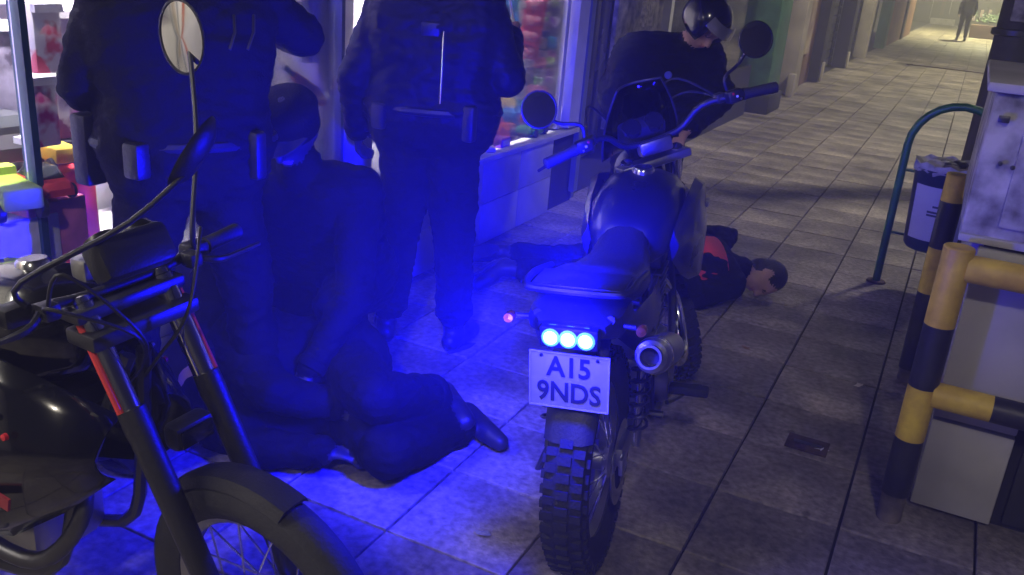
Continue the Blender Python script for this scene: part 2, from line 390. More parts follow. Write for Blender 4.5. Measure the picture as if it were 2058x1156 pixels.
l = lamp('AREA', 'display_light', (WX-0.25, 9.5, 2.8), 9, (1.0, 0.93, 0.75), (3.0, 0.2), target=(WX-0.3, 9.5, 0)); put(l, nb)
col = empty('green_column', (WX-0.05, 11.9, 0), 0, 'green painted square column between two shop fronts', 'column')
ep(MB().box((WX+0.0, 11.9, 1.5), (0.36, 0.72, 3.0), ch=0.02), 'shaft', m_green, col)
ep(MB().box((WX+0.02, 11.9, 0.12), (0.42, 0.78, 0.24), ch=0.02), 'base', m_dark, col)
# facade row further down: piers with recessed shutters
fr = empty('far_shop_row', (WX, 23, 0), 0, 'row of dark shuttered shop fronts receding down the walkway', 'building')
spec = [(12.3, 13.9, 'sh'), (13.9, 14.3, 'pc'), (14.3, 16.2, 'po'), (16.2, 16.6, 'pd'), (16.6, 19.6, 'sh'), (19.6, 20.1, 'pd'), (20.1, 23.0, 'sh'), (23.0, 23.5, 'pc'), (23.5, 27.5, 'sh'), (27.5, 28.2, 'pg'), (28.2, 33.5, 'br'), (33.5, 34.2, 'pd'), (34.2, 38.0, 'br')]
m_poster = mat('faded_poster', (0.20, 0.12, 0.09), 0.7, col2=(0.52, 0.43, 0.30), scale=2.6)
for a, b, t in spec:
    y = (a+b)/2; d = b-a
    if t == 'sh':
        ep(MB().box((WX-0.30, y, 1.5), (0.06, d, 3.0)), 'backing', m_dark, fr)
        for k in range(18): ep(MB().box((WX-0.25, y, 0.09+k*0.165), (0.035, d, 0.15), ch=0.012), 'shutter_slat', m_shut, fr, 60)
    elif t == 'po':
        ep(MB().box((WX-0.10, y, 1.5), (0.06, d, 3.0)), 'wall', m_brown, fr)
        ep(MB().box((WX-0.055, y-0.2, 1.45), (0.03, d*0.62, 1.9)), 'poster', m_poster, fr)
    elif t == 'br': ep(MB().box((WX-0.05, y, 1.5), (0.2, d, 3.0)), 'wall', mat('terracotta_wall', (0.22, 0.10, 0.05), 0.8, var=0.3, scale=1.5), fr)
    else: ep(MB().box((WX-0.03, y, 1.5), (0.26, d, 3.0), ch=0.01), 'pier', {'pc': m_cream, 'pd': m_dark, 'pg': m_green}[t], fr)
for y in (13.8, 16.5, 19.8): ep(MB().box((WX+0.08, y, 0.16), (0.10, 0.18, 0.32), ch=0.01), 'pier_base', m_cream, fr)
ep(MB().box((WX-0.6, 23, 3.25), (1.6, 34.3, 0.5)), 'upper_wall', m_dark, fr)
ep(MB().box((WX-0.5, 5.0, 3.3), (1.1, 9.0, 0.5)), 'fascia', m_dark, fr)
# far end across the cross street
fe = empty('far_corner_building', (0, 52, 0), 0, 'dim corner building with lit doorway across the far street', 'building')
ep(MB().box((1, 54, 3), (14, 0.4, 6)), 'wall', mat('far_dark_wall', (0.05, 0.04, 0.035), 0.8, var=0.4, scale=0.6), fe)
YF = 53.7
def fbox(x0, x1, y0, y1, m, name, dep=0.3, z0=None):
    a = aty(x0, y1, YF); b = aty(x1, y0, YF)
    return ep(MB().box(((a.x+b.x)/2, YF-dep/2, (a.z+b.z)/2), (abs(b.x-a.x), dep, abs(b.z-a.z))), name, m, fe)
m_lit = mat('lit_window', (0.8, 0.7, 0.55), 0.6, emit=(1.0, 0.72, 0.45), estr=0.75, col2=(0.3, 0.2, 0.12), scale=3)
m_litw = mat('lit_pillar', (0.75, 0.72, 0.68), 0.7)
fbox(1868, 1884, -30, 38, m_litw, 'pillar'); fbox(1908, 1921, -30, 28, m_litw, 'pillar')
fbox(1868, 1920, 40, 52, m_litw, 'ledge', 0.6)
for x in (1953, 1967, 1983): fbox(x, x+11, 20, 41, m_lit, 'lit_window', 0.1)
fbox(1888, 1905, -10, 30, m_brown, 'door', 0.12); fbox(1800, 1850, -40, 50, m_brown, 'wall_panel', 0.2)
l = lamp('POINT', 'entrance_light', (0.2, 51.5, 2.6), 60, (1.0, 0.85, 0.7), 0.2); put(l, fe)
ep(MB().box((0.2, 51.5, 2.78), (0.5, 0.5, 0.12)), 'light_fitting', m_litw, fe)
# bench and planter by the far corner
bn = empty('planter_box', (1.0, 41, 0), 0, 'dark planter with low leafy bush at the far end', 'planter')
pp = aty(1990, 70, 41)
MB().box((pp.x-1.0, 0, 0.25), (1.5, 0.5, 0.5), ch=0.03).build('trough', m_brown, bn)
lf = MB()
for k in range(240):
    q = V((pp.x-1.0+random.gauss(0, 0.33), random.gauss(0, 0.16), 0.62+abs(random.gauss(0, 0.17)))); a = V((random.gauss(0, 1), random.gauss(0, 1), random.gauss(0, 1))).normalized(); b = a.orthogonal().normalized()
    lf.add([q-a*0.07, q+b*0.03, q+a*0.07, q-b*0.03], [(0, 1, 2, 3)])
tag(lf.build('leaves', mat('leaf', (0.04, 0.09, 0.03), 0.6, var=0.3), bn, 0), kind='stuff')
# street side backdrop (buildings across the road)
ob = empty('opposite_building', (14, 30, 0), 0, 'dark building across the road on the right', 'building')
ep(MB().box((14, 30, 4), (1, 90, 8)), 'wall', m_dark, ob)
# ---------------------------------------------------------------- street lamps
def street_lamp(x, y, h, arm, power, colr, label, size=0.25, spot=150, aim=None):
    r = empty('street_lamp', (x, y, 0), 0, label, 'street lamp')
    MB().tube([(0, 0, 0), (0, 0, 0.5), (0, 0, h)], [0.09, 0.07, 0.05], 12).build('post', m_steel, r)
    MB().tube(smoothpts([(0, 0, h-0.1), (0, 0, h+0.25), (arm*0.5, 0, h+0.4), (arm, 0, h+0.4)]), 0.035, 8).build('arm', m_steel, r)
    MB().box((arm, 0, h+0.38), (0.5, 0.22, 0.10), ch=0.03).build('lamp_head', m_steel, r)
    MB().box((arm, 0, h+0.32), (0.4, 0.16, 0.03)).build('diffuser', mat('lamp_diffuser', (0.9, 0.85, 0.7), 0.5, emit=colr, estr=6), r)
    l = lamp('SPOT', 'lamp_light', (arm, 0, h+0.27), power, colr, size, target=None if aim is None else (arm+aim[0], aim[1], 0), spot=spot, blend=0.6); l.parent = r
    return r
street_lamp(2.6, 10.0, 5.6, -0.9, LAMP1, (1.0, 0.91, 0.76), 'street lamp standing at the kerb beyond the cabinet', spot=120, aim=(-1.2, 1.2))
street_lamp(2.2, -4.5, 5.6, -0.9, LAMP0, (1.0, 0.90, 0.74), 'street lamp standing at the kerb behind the viewer', spot=120, aim=(-1.4, 4.6))
street_lamp(1.7, 20.5, 5.2, -1.1, LAMP2, (1.0, 0.92, 0.62), 'street lamp standing at the kerb halfway down the walk')
street_lamp(1.7, 41.0, 5.2, -1.2, LAMP3, (1.0, 0.93, 0.50), 'street lamp lighting the bright far end of walk')
# ---------------------------------------------------------------- people
def capsule(mb, p0, p1, r0, r1, n=14):
    p0, p1 = V(p0), V(p1); d = p1-p0; L = d.length
    if L < 1e-5: d = V((0, 0, 1)); L = 1e-4; 
    prof = []
    for i in range(5): a = math.pi/2*(1-i/4); prof.append((r0*math.cos(a), -r0*math.sin(a)))
    for i in range(5): a = math.pi/2*i/4; prof.append((r1*math.cos(a), L+r1*math.sin(a)))
    mb.lathe(prof, p0, d, n)
def body(root, name, prims, mats, vox=0.0095, wr=0.0085, seed=0, cloth=()):
    """prims: (kind, tag, args) joined, voxel-remeshed into one continuous skin; materials follow the nearest source shape"""
    mb = MB(); tags = []
    for kind, tg, args in prims:
        k = len(mb.v)
        if kind == 'c': capsule(mb, *args)
        else:
            c, r = args[0], args[1]; T = args[2] if len(args) > 2 else None
            mb.ell((0, 0, 0) if T is not None else c, r, 16, 12, (Matrix.Translation(c) @ T) if T is not None else None)
        tags += [tg]*(len(mb.v)-k)
    import numpy as np
    me = mb.mesh(name, 0); o = bpy.data.objects.new('tmp', me); COL.objects.link(o)
    md = o.modifiers.new('r', 'REMESH'); md.mode = 'VOXEL'; md.voxel_size = vox
    sm = o.modifiers.new('s', 'SMOOTH'); sm.factor = 0.5; sm.iterations = 5
    dg = bpy.context.evaluated_depsgraph_get(); dg.update()
    res = bpy.data.meshes.new_from_object(o.evaluated_get(dg)); bpy.data.objects.remove(o)
    names = list(mats.keys()); res.materials.clear()
    for n_ in names: res.materials.append(mats[n_])
    co = np.empty(len(res.vertices)*3); res.vertices.foreach_get('co', co); co = co.reshape(-1, 3)
    best = np.full(len(co), 1e9); bi = np.zeros(len(co), int); ptags = [q[1] for q in prims]
    for i, (kind, tg, args) in enumerate(prims):
        if kind == 'c':
            p0 = np.array(args[0]); d = np.array(args[1])-p0; L2 = max(d@d, 1e-9)
            t = np.clip(((co-p0)@d)/L2, 0, 1); dist = np.linalg.norm(co-p0-t[:, None]*d, axis=1)-(args[2]+(args[3]-args[2])*t)
        else:
            q = co-np.array(args[0])
            if len(args) > 2: q = q @ np.array(args[2].to_3x3())
            r = np.array(args[1]); dist = (np.linalg.norm(q/r, axis=1)-1)*r.min()
        m_ = dist < best; best[m_] = dist[m_]; bi[m_] = i
    vt = [ptags[i] for i in bi]
    idx = [names.index(vt[p.vertices[0]]) for p in res.polygons]
    res.polygons.foreach_set('material_index', idx)
    nor = [v.normal.copy() for v in res.vertices]
    for v, t, n_ in zip(res.vertices, vt, nor):
        if t in cloth:
            q = v.co*9+V((seed*3.1, 0, 0)); q2 = V((v.co.x*16, v.co.y*16, v.co.z*34+seed))
            d = noise.noise(q)*wr*1.1+abs(noise.noise(q2))*wr*1.5
            v.co += n_*d
    res.polygons.foreach_set('use_smooth', [True]*len(res.polygons)); res.name = name
    b = bpy.data.objects.new(name, res); COL.objects.link(b)
    return put(b, root)
def hand(pr, w, d, pn, curl=0.5, s=1.0, side=1, tg='skin'):
    """palm + four unequal fingers + thumb; w wrist, d hand direction, pn palm normal (towards what it grips)"""
    d = V(d).normalized(); pn = V(pn); pn = (pn-d*pn.dot(d)).normalized(); x = d.cross(pn)*side
    w = V(w); 
    for k in (-1, 0, 1): pr.append(('c', tg, (w+d*0.015*s+x*k*0.016*s, w+d*0.085*s+x*k*0.024*s, 0.017*s, 0.014*s)))
    for k, ln in enumerate((0.070, 0.080, 0.074, 0.058)):
        b = w+d*0.088*s+x*(-0.033+0.022*k)*s; a1 = curl*0.9; a2 = curl*1.9
        m1 = b+(d*math.cos(a1)+pn*math.sin(a1))*ln*0.55*s; m2 = m1+(d*math.cos(a2)+pn*math.sin(a2))*ln*0.5*s
        pr.append(('c', tg, (b, m1, 0.0098*s, 0.009*s))); pr.append(('c', tg, (m1, m2, 0.009*s, 0.0075*s)))
    tb = w+d*0.03*s-x*0.030*s; t1 = tb+(d*0.55-x*0.55+pn*0.5).normalized()*0.042*s; t2 = t1+(d*0.8+pn*0.55).normalized()*0.034*s
    pr.append(('c', tg, (tb, t1, 0.013*s, 0.011*s))); pr.append(('c', tg, (t1, t2, 0.0105*s, 0.0085*s)))
m_sole = mat('shoe_sole', (0.05, 0.05, 0.055), 0.7, bump=0.5, bscale=60)
def person(label, J, mats, s=1.0, bulk=1.0, hands=(True, True), curl=(0.5, 0.5), pn=(None, None), hairstyle='short', headtag='skin', seed=1, shoe='boots', glove=(None, None), group=None, base=None, vox=0.0095, soles=True):
    J = {k: V(v) for k, v in J.items()}
    bs = base or V(((J['AL'].x+J['AR'].x)/2, (J['AL'].y+J['AR'].y)/2, 0))
    root = empty('person', bs, 0, label, 'person', group)
    pr = []
    Pc, Cc, N, Hd = J['P'], J['C'], J['N'], J['H']
    lh = (J['HL']-J['HR']).normalized(); ls = (J['SL']-J['SR']).normalized()
    # torso
    for t, w, r in ((0.0, 0.085, 0.128), (0.15, 0.10, 0.128), (0.3, 0.095, 0.122), (0.45, 0.09, 0.120), (0.6, 0.10, 0.122), (0.75, 0.115, 0.122), (0.9, 0.125, 0.115), (1.0, 0.12, 0.10)):
        c = Pc.lerp(Cc, t); l = lh.lerp(ls, t).normalized()
        tg = 'trousers' if t < 0.08 else 'jacket'
        pr.append(('c', tg, (c-l*w*s*bulk, c+l*w*s*bulk, r*s*bulk, r*s*bulk)))
    pr.append(('c', 'jacket', (J['SL'], J['SR'], 0.078*s*bulk, 0.078*s*bulk)))
    pr.append(('c', 'jacket', (Cc, N+(Hd-N).normalized()*0.012, 0.09*s, 0.070*s)))
    pr.append(('c', headtag, (N-(N-Cc).normalized()*0.02, N.lerp(Hd, 0.6), 0.056*s, 0.054*s)))
    for a in 'LR':
        S_, E_, W_ = J['S'+a], J['E'+a], J['W'+a]
        pr.append(('c', 'jacket', (S_, E_, 0.070*s*bulk, 0.056*s*bulk))); pr.append(('c', 'jacket', (E_, W_, 0.056*s*bulk, 0.040*s*bulk)))
        H_, K_, A_, T_ = J['H'+a], J['K'+a], J['A'+a], J['T'+a]
        pr.append(('c', 'trousers', (H_, K_, 0.098*s*bulk, 0.070*s*bulk)))
        cm = K_.lerp(A_, 0.3); bk = (K_-A_).normalized()
        pr.append(('c', 'trousers', (K_, cm, 0.069*s*bulk, 0.066*s*bulk))); pr.append(('c', 'trousers', (cm, A_+bk*0.10*s, 0.066*s*bulk, 0.060*s*bulk)))
        pr.append(('c', shoe, (A_+bk*0.12*s, A_, 0.052*s, 0.046*s)))
        ft = (T_-A_); ft.normalize()
        pr.append(('c', shoe, (A_-bk*0.025*s-ft*0.035*s, T_, 0.042*s, 0.036*s))); pr.append(('c', shoe, (A_.lerp(T_, 0.55), T_+ft*0.02*s, 0.044*s, 0.034*s)))
        i = 0 if a == 'L' else 1
        if hands[i]:
            d = (W_-E_).normalized(); q = pn[i] or (V((0, 0, -1)) if abs(d.z) < 0.8 else -ls*(1 if a == 'L' else -1))
            hand(pr, W_, d, q, curl[i], s, 1 if a == 'L' else -1, glove[i] or headtag if headtag != 'helmet' else (glove[i] or 'skin'))
    # head
    hf = J['HF'].normalized(); hu = (Hd-N); hu = (hu-hf*hu.dot(hf)).normalized(); hl = hu.cross(hf)
    Th = Matrix((hl, hf, hu)).transposed().to_4x4()
    pr.append(('e', 'skin', (Hd, (0.076*s, 0.094*s, 0.104*s), Th)))
    pr.append(('e', 'skin', (Hd+hf*0.035*s-hu*0.062*s, (0.055*s, 0.058*s, 0.055*s), Th)))
    pr.append(('c', 'skin', (Hd+hf*0.092*s+hu*0.004*s, Hd+hf*0.112*s-hu*0.030*s, 0.010*s, 0.016*s)))     # nose
    pr.append(('c', 'skin', (Hd+hf*0.083*s+hu*0.024*s-hl*0.03*s, Hd+hf*0.083*s+hu*0.024*s+hl*0.03*s, 0.014*s, 0.014*s)))  # brow
    pr.append(('c', 'lips', (Hd+hf*0.090*s-hu*0.064*s-hl*0.017*s, Hd+hf*0.090*s-hu*0.064*s+hl*0.017*s, 0.010*s, 0.010*s)))
    for q in (-1, 1):
        pr.append(('e', 'skin', (Hd+hl*q*0.078*s-hu*0.005*s-hf*0.005*s, (0.012*s, 0.022*s, 0.033*s), Th)))
        pr.append(('e', 'eyes', (Hd+hf*0.083*s+hl*q*0.031*s+hu*0.004*s, (0.013*s, 0.010*s, 0.008*s), Th)))
    if hairstyle: 
        pr.append(('e', 'hair', (Hd-hf*0.016*s+hu*0.022*s, (0.084*s, 0.094*s, 0.098*s), Th)))
        pr.append(('e', 'hair', (Hd-hf*0.035*s-hu*0.03*s, (0.076*s, 0.066*s, 0.075*s), Th)))
    body(root, 'body', pr, mats, vox=vox, seed=seed, cloth=('jacket', 'trousers'))
    for a in 'LR':
        A_, T_, K_ = J['A'+a], J['T'+a], J['K'+a]; ft = (T_-A_).normalized(); bk = (K_-A_).normalized(); sn = bk-ft*bk.dot(ft)
        if soles and sn.length > 1e-4:
            sn.normalize(); sd_ = ft.cross(sn); c0 = A_-bk*0.03*s-ft*0.055*s; poly = []
            for k in range(16):
                t = 2*math.pi*k/16; u = (1-math.cos(t))/2; poly.append(c0+ft*u*((T_-A_).length+0.125)*s+sd_*math.sin(t)*(0.040+0.008*u)*s-sn*0.022*s)
            put(MB().prism(poly, -sn*0.014).build('sole', m_sole, None, 30), root)
        put(MB().lathe([(0.064*s*bulk, 0), (0.068*s*bulk, 0.006), (0.067*s*bulk, 0.035), (0.060*s*bulk, 0.04)], A_+bk*0.085*s, bk, 18).build('trouser_hem', mats['trousers'], None, 60), root)
        W_, E_ = J['W'+a], J['E'+a]; wd_ = (E_-W_).normalized()
        put(MB().lathe([(0.036*s*bulk, 0), (0.045*s*bulk, 0.004), (0.047*s*bulk, 0.03), (0.043*s*bulk, 0.036)], W_-wd_*0.012, wd_, 16).build('cuff', mats['jacket'], None, 60), root)
    return root, Th
def standing(x, y, face, z0=0, h=1.75, **ov):
    f = V((math.cos(face), math.sin(face), 0)); l = V((-math.sin(face), math.cos(face), 0)); k = h/1.75
    J = dict(P=(0, 0, .96), C=(0, .01, 1.38), N=(0, .0, 1.50), H=(0, .03, 1.635), SL=(.175, 0, 1.42), SR=(-.175, 0, 1.42), EL=(.26, -.04, 1.15), ER=(-.26, -.04, 1.15), WL=(.25, .07, .92), WR=(-.25, .07, .92),
             HL=(.095, 0, .90), HR=(-.095, 0, .90), KL=(.105, .02, .49), KR=(-.105, .02, .49), AL=(.115, -.02, .075), AR=(-.115, -.02, .075), TL=(.14, .15, .04), TR=(-.14, .15, .04))
    J.update(ov.pop('J', {}))
    out = {n: V((x, y, z0))+(l*p[0]+f*p[1])*k+V((0, 0, p[2]*k)) for n, p in J.items()}
    hf = ov.get('hf', (0, 1, -0.15)); out['HF'] = l*hf[0]+f*hf[1]+V((0, 0, hf[2]))
    return out, f, l
def clothm(n, c, **k): return mat(n, c, k.pop('rough', 0.8), var=0.18, scale=5, bump=0.35, bscale=140, spec=0.12)
m_skin = mat('skin', (0.42, 0.25, 0.18), 0.55, var=0.10, scale=12)
m_lips = mat('lips', (0.36, 0.15, 0.13), 0.5); m_eyes = mat('eyes', (0.10, 0.08, 0.07), 0.2)
m_hair = mat('dark_hair', (0.012, 0.010, 0.010), 0.5, bump=0.8, bscale=160)
m_boot = mat('black_boot', (0.014, 0.014, 0.016), 0.4)
m_glove = mat('dark_glove', (0.02, 0.02, 0.024), 0.6)
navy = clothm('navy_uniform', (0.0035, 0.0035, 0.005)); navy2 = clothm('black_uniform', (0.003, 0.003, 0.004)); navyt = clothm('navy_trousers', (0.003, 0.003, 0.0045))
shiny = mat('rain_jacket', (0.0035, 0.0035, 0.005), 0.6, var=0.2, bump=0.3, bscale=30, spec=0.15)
def outfit(j, t, skin=m_skin, shoe=m_boot): return dict(jacket=j, trousers=t, skin=skin, lips=m_lips, eyes=m_eyes, hair=m_hair, boots=shoe, glove=m_glove)
m_gear = mat('duty_gear', (0.007, 0.007, 0.008), 0.5, bump=0.2, bscale=90)
def belt(root, c, l, up, w, r, items=True):
    c, l, up = V(c), V(l).normalized(), V(up).normalized(); f = up.cross(l)
    pts = [c+l*(w+r)*math.cos(a)*1.0+f*r*math.sin(a) for a in [2*math.pi*i/28 for i in range(28)]]
    b = put(MB().tube(pts, 0.017, 8, close=True).build('belt', m_gear, None), root)
    if items:
        for a, nm, d in ((0.9, 'pouch', (0.06, 0.05, 0.10)), (2.2, 'radio', (0.05, 0.045, 0.14)), (-0.3, 'holster', (0.06, 0.07, 0.20))):
            q = c+l*(w+r+0.02)*math.cos(a)+f*(r+0.02)*math.sin(a)-up*0.03
            put(MB().box((0, 0, 0), d, Matrix.Translation(q), ch=0.012).build(nm, m_gear, None), root)
# --- standing officer in the centre, back half-turned, right hand raised with a pen
fc = R(112)
J, f, l = standing(-1.86, 3.07, fc, h=1.76, J=dict(EL=(.30, -.04, 1.12), WL=(.31, .06, .90), ER=(-.29, -.02, 1.16), WR=(-.27, .20, 1.30), AL=(.155, .0, .075), TL=(.21, .15, .04), AR=(-.145, -.03, .075), TR=(-.20, .13, .04), KL=(.12, .03, .47), HL=(.085, 0, .84), HR=(-.085, 0, .84), KR=(-.115, .02, .47)))
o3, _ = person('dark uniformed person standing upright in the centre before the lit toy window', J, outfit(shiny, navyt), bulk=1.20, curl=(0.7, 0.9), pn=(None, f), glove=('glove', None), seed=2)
belt(o3, J['P'].lerp(J['C'], 0.16), l, (0, 0, 1), 0.118, 0.150)
hw_ = J['WR']+(J['WR']-J['ER']).normalized()*0.10
pen = put(MB().tube([hw_+V((0.02, 0.02, -0.06)), hw_+V((-0.02, -0.01, 0.13))], 0.006, 8).build('white_pen', m_white, None), empty('pen', hw_, 0, 'white pen held in raised hand of central standing person', 'pen')); pen.name = 'barrel'
put(MB().box((0, 0, 0), (0.07, 0.012, 0.05), Matrix.Translation(J['C']-f*(0.135)+V((0, 0, -0.05))) @ Matrix.Rotation(fc-R(90), 4, 'Z'), ch=0.004).build('back_tag', m_gear, None), o3)
zp = [J['C'].lerp(J['P'], t)-f*0.138*1.10+l*0.0 for t in (0.05, 0.45, 0.75)]
camd = (V((0, 0, 1.4))-J['C']).normalized(); camd.z = 0; camd.normalize()
zs = [J['C'].lerp(J['P'], t)+camd*0.150-l*0.03 for t in (0.12, 0.3, 0.5, 0.75)]
put(MB().tube(zs, [0.004, 0.005, 0.004, 0.003], 6).build('zip_glint', m_chrome, None), o3)
# --- officer at the left, large, leaning toward the window
fc = R(150)
J, f, l = standing(-1.95, 1.88, fc, h=1.80, J=dict(EL=(.25, .06, 1.16), WL=(.14, .27, 1.28), ER=(-.37, .08, 1.30), WR=(-.16, .28, 1.36), AL=(.20, 0, .075), TL=(.26, .16, .04), AR=(-.20, 0, .075), TR=(-.26, .16, .04), KL=(.17, .03, .49), KR=(-.17, .03, .49)))
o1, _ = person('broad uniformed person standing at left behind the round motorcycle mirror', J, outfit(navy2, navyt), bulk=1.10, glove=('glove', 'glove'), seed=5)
belt(o1, J['P'].lerp(J['C'], 0.16), l, (0, 0, 1), 0.108, 0.138)
q = atx(222, 18, 0); ps = J['SR'].lerp(J['SL'], 0.5)
pq = CAMP + ray(222, 20)*(2.42/F)
put(MB().box((0, 0, 0), (0.085, 0.010, 0.055), Matrix.Translation(pq) @ Matrix.Rotation(YAW+R(10), 4, 'Z') @ Matrix.Rotation(R(-20), 4, 'X'), ch=0.004).build('reflective_patch', mat('reflective_grey', (0.50, 0.50, 0.46), 0.4), None), o1)
for k in range(2):
    a0 = CAMP + ray(470+k*40, 30)*(2.36/F); a1 = CAMP + ray(462+k*36, 100)*(2.33/F)
    put(MB().tube([a0, a0.lerp(a1, .5)+V((0.01, 0, 0)), a1], 0.004, 6).build('cord', m_steel, None), o1)
# --- crouching officer
D = V((-2.02, 2.66, 0)); fcv = V((0.20, -0.98, 0)).normalized(); lv = V((0.98, 0.20, 0)).normalized()
def L3(a, b, z): return D+lv*a+fcv*b+V((0, 0, z))
Jc = dict(P=L3(0, -.02, .40), C=L3(0, .22, .78), N=L3(0, .28, .90), H=L3(0.0, .34, 1.025), SL=L3(.19, .22, .82), SR=L3(-.19, .22, .82), EL=L3(.27, .40, .50), ER=L3(-.24, .46, .50), WL=L3(.20, .58, .30), WR=L3(-.12, .66, .32),
          HL=L3(.10, 0, .38), HR=L3(-.10, 0, .38), KL=L3(.20, .38, .44), KR=L3(-.18, .30, .16), AL=L3(.17, .06, .075), AR=L3(-.14, -.10, .09), TL=L3(.20, .25, .04), TR=L3(-.15, .02, .04), HF=fcv*0.8+V((0, 0, -0.6)))
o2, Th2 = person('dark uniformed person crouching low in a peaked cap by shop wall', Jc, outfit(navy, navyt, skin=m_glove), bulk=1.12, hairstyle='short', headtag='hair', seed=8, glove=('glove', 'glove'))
capb = MB().lathe([(0.098, -0.02), (0.104, 0.03), (0.112, 0.06), (0.10, 0.085), (0.05, 0.10), (0, 0.102)], (0, 0, 0), (0, 0, 1), 24, Matrix.Translation(Jc['H']+V((0, 0, 0.02))) @ Th2); co_ = put(capb.build('cap', navy2, None, 60), o2)
vz = MB(); secs = [];
vz.prism([(0.085*math.cos(R(a)), 0.085*math.sin(R(a))+0.02, 0.012) for a in range(20, 161, 14)]+[(0.09*math.cos(R(a)), 0.155*math.sin(R(a)), -0.004) for a in range(160, 19, -14)], (0, 0, 0.006), Matrix.Translation(Jc['H']+V((0, 0, 0.02))) @ Th2); put(vz.build('peak', m_black, None), o2)
# --- person bending behind the middle motorcycle with open-face helmet
D = V((-1.64, 5.25, 0)); fcv = V((0.55, -0.83, 0)).normalized(); lv = V((0.83, 0.55, 0)).normalized()
Jd = dict(P=L3(0, -.12, .86), C=L3(.02, .16, 1.14), N=L3(.06, .24, 1.22), H=L3(.14, .33, 1.34), SL=L3(.22, .12, 1.15), SR=L3(-.17, .16, 1.14), EL=L3(.34, .22, .95), ER=L3(-.30, .24, .90), WL=L3(.10, .44, .80), WR=L3(-.10, .42, .76),
          HL=L3(.10, -.10, .82), HR=L3(-.10, -.10, .82), KL=L3(.12, .04, .45), KR=L3(-.12, .04, .45), AL=L3(.13, -.06, .075), AR=L3(-.13, -.06, .075), TL=L3(.15, .11, .04), TR=L3(-.15, .11, .04), HF=fcv*0.70+lv*0.25+V((0, 0, -0.75)))
o4, Th4 = person('person in dark jacket and helmet bending forward behind the middle motorcycle', Jd, outfit(navy, navyt), bulk=1.45, seed=11)
hm = MB(); Tm = Matrix.Translation(Jd['H']+V((0, 0, 0.02))) @ Th4
secs = []
for i in range(13):
    ph = -0.55+(math.pi/2+0.55)*i/12; ring_ = []
    for j in range(28):
        t = 2*math.pi*j/28; rr = 0.142*math.cos(ph); ring_.append(V((rr*0.94*math.cos(t), rr*1.06*math.sin(t)-0.01, 0.142*math.sin(ph)+0.01)))
    secs.append(ring_)
vs = [p for q in secs for p in q]; n = 28; fs = []
for i in range(12):
    for j in range(n):
        ang = 360*(j+.5)/n
        if 48 < ang < 132 and i < 6: continue     # face opening
        fs.append((i*n+j, i*n+(j+1) % n, (i+1)*n+(j+1) % n, (i+1)*n+j))
hm.add(vs, fs, Tm); ho = put(hm.build('helmet', m_gloss, None, 60), o4); sdm = ho.modifiers.new('solid', 'SOLIDIFY'); sdm.thickness = 0.014
vi = MB(); vs = []; fs = []
for i in range(5):
    ph = 0.28+0.42*i/4
    for j in range(11):
        t = R(35+110*j/10); rr = 0.158*math.cos(ph); vs.append(V((rr*0.95*math.cos(t), rr*1.10*math.sin(t), 0.158*math.sin(ph)+0.01)))
for i in range(4):
    for j in range(10): fs.append((i*11+j, i*11+j+1, (i+1)*11+j+1, (i+1)*11+j))
vi.add(vs, fs, Tm); put(vi.build('visor', mat('raised_visor', (0.45, 0.45, 0.48), 0.12, 0.7), None, 60), ho)
bq = CAMP + ray(1325, 170)*(4.55/F); 
put(MB().lathe([(0, 0.006), (0.018, 0.005), (0.022, 0), (0.022, -0.004)], (0, 0, 0), (0, 0, 1), 20, Matrix.Translation(Jd['C']-V((Jd['C'].x, Jd['C'].y, 0)).normalized()*0.155+V((0, 0, -0.08))) @ (-V((Jd['C'].x, Jd['C'].y, -0.3))).to_track_quat('Z', 'Y').to_matrix().to_4x4()).build('badge', mat('badge_blue', (0.12, 0.14, 0.45), 0.4), None), o4)
# --- person lying face down beyond the motorcycle
fo = V((-2.02, 4.02, 0)); d = V((1.38, 0.80, 0)).normalized(); sd = V((d.y, -d.x, 0))      # sd points to camera side
def L4(a, b, z): return fo+d*a+sd*b+V((0, 0, z))      # a along body from feet to head
Je = dict(P=L4(.80, 0, .14), C=L4(1.20, 0.02, .15), N=L4(1.33, .02, .14), H=L4(1.47, .05, .11), SL=L4(1.23, -.19, .16), SR=L4(1.23, .21, .11), EL=L4(1.34, -.30, .22), ER=L4(1.05, .30, .07), WL=L4(1.08, -.22, .26), WR=L4(0.93, .16, .22),
          HL=L4(.76, -.10, .12), HR=L4(.76, .10, .12), KL=L4(.40, -.14, .085), KR=L4(.42, .10, .085), AL=L4(.05, -.17, .09), AR=L4(.06, .12, .10), TL=L4(-.06, -.24, .04), TR=L4(-.06, .20, .04), HF=sd*0.5+V((0, 0, -0.8))-d*0.25)
lie, _ = person('person in dark clothes lying face down on the pavement beyond the motorcycle', Je, outfit(clothm('lying_jacket', (0.008, 0.008, 0.013)), clothm('lying_jeans', (0.009, 0.010, 0.016)), shoe=mat('dark_shoe', (0.03, 0.03, 0.035), 0.5)), s=0.97, bulk=1.05, seed=14, base=V((Je['P'].x, Je['P'].y, 0)))
pts = []
for i in range(26):
    a = 2*math.pi*i/26; pts.append(L4(1.10, 0.0, .145)+sd*0.255*math.cos(a)+V((0, 0, 0.142*math.sin(a))))
rb = MB(); 
for i in range(26):
    pass
secs = [[p+d*(-0.09) for p in pts], [p*1.0+d*0.10 for p in pts]]
vs = secs[0]+secs[1]; fs = [(i, (i+1) % 26, 26+(i+1) % 26, 26+i) for i in range(26)]
rb.add(vs, fs); rbo = put(rb.build('red_garment_band', mat('red_cloth', (0.70, 0.05, 0.05), 0.7, bump=0.3, bscale=60), None, 60), lie); sdm = rbo.modifiers.new('solid', 'SOLIDIFY'); sdm.thickness = 0.01
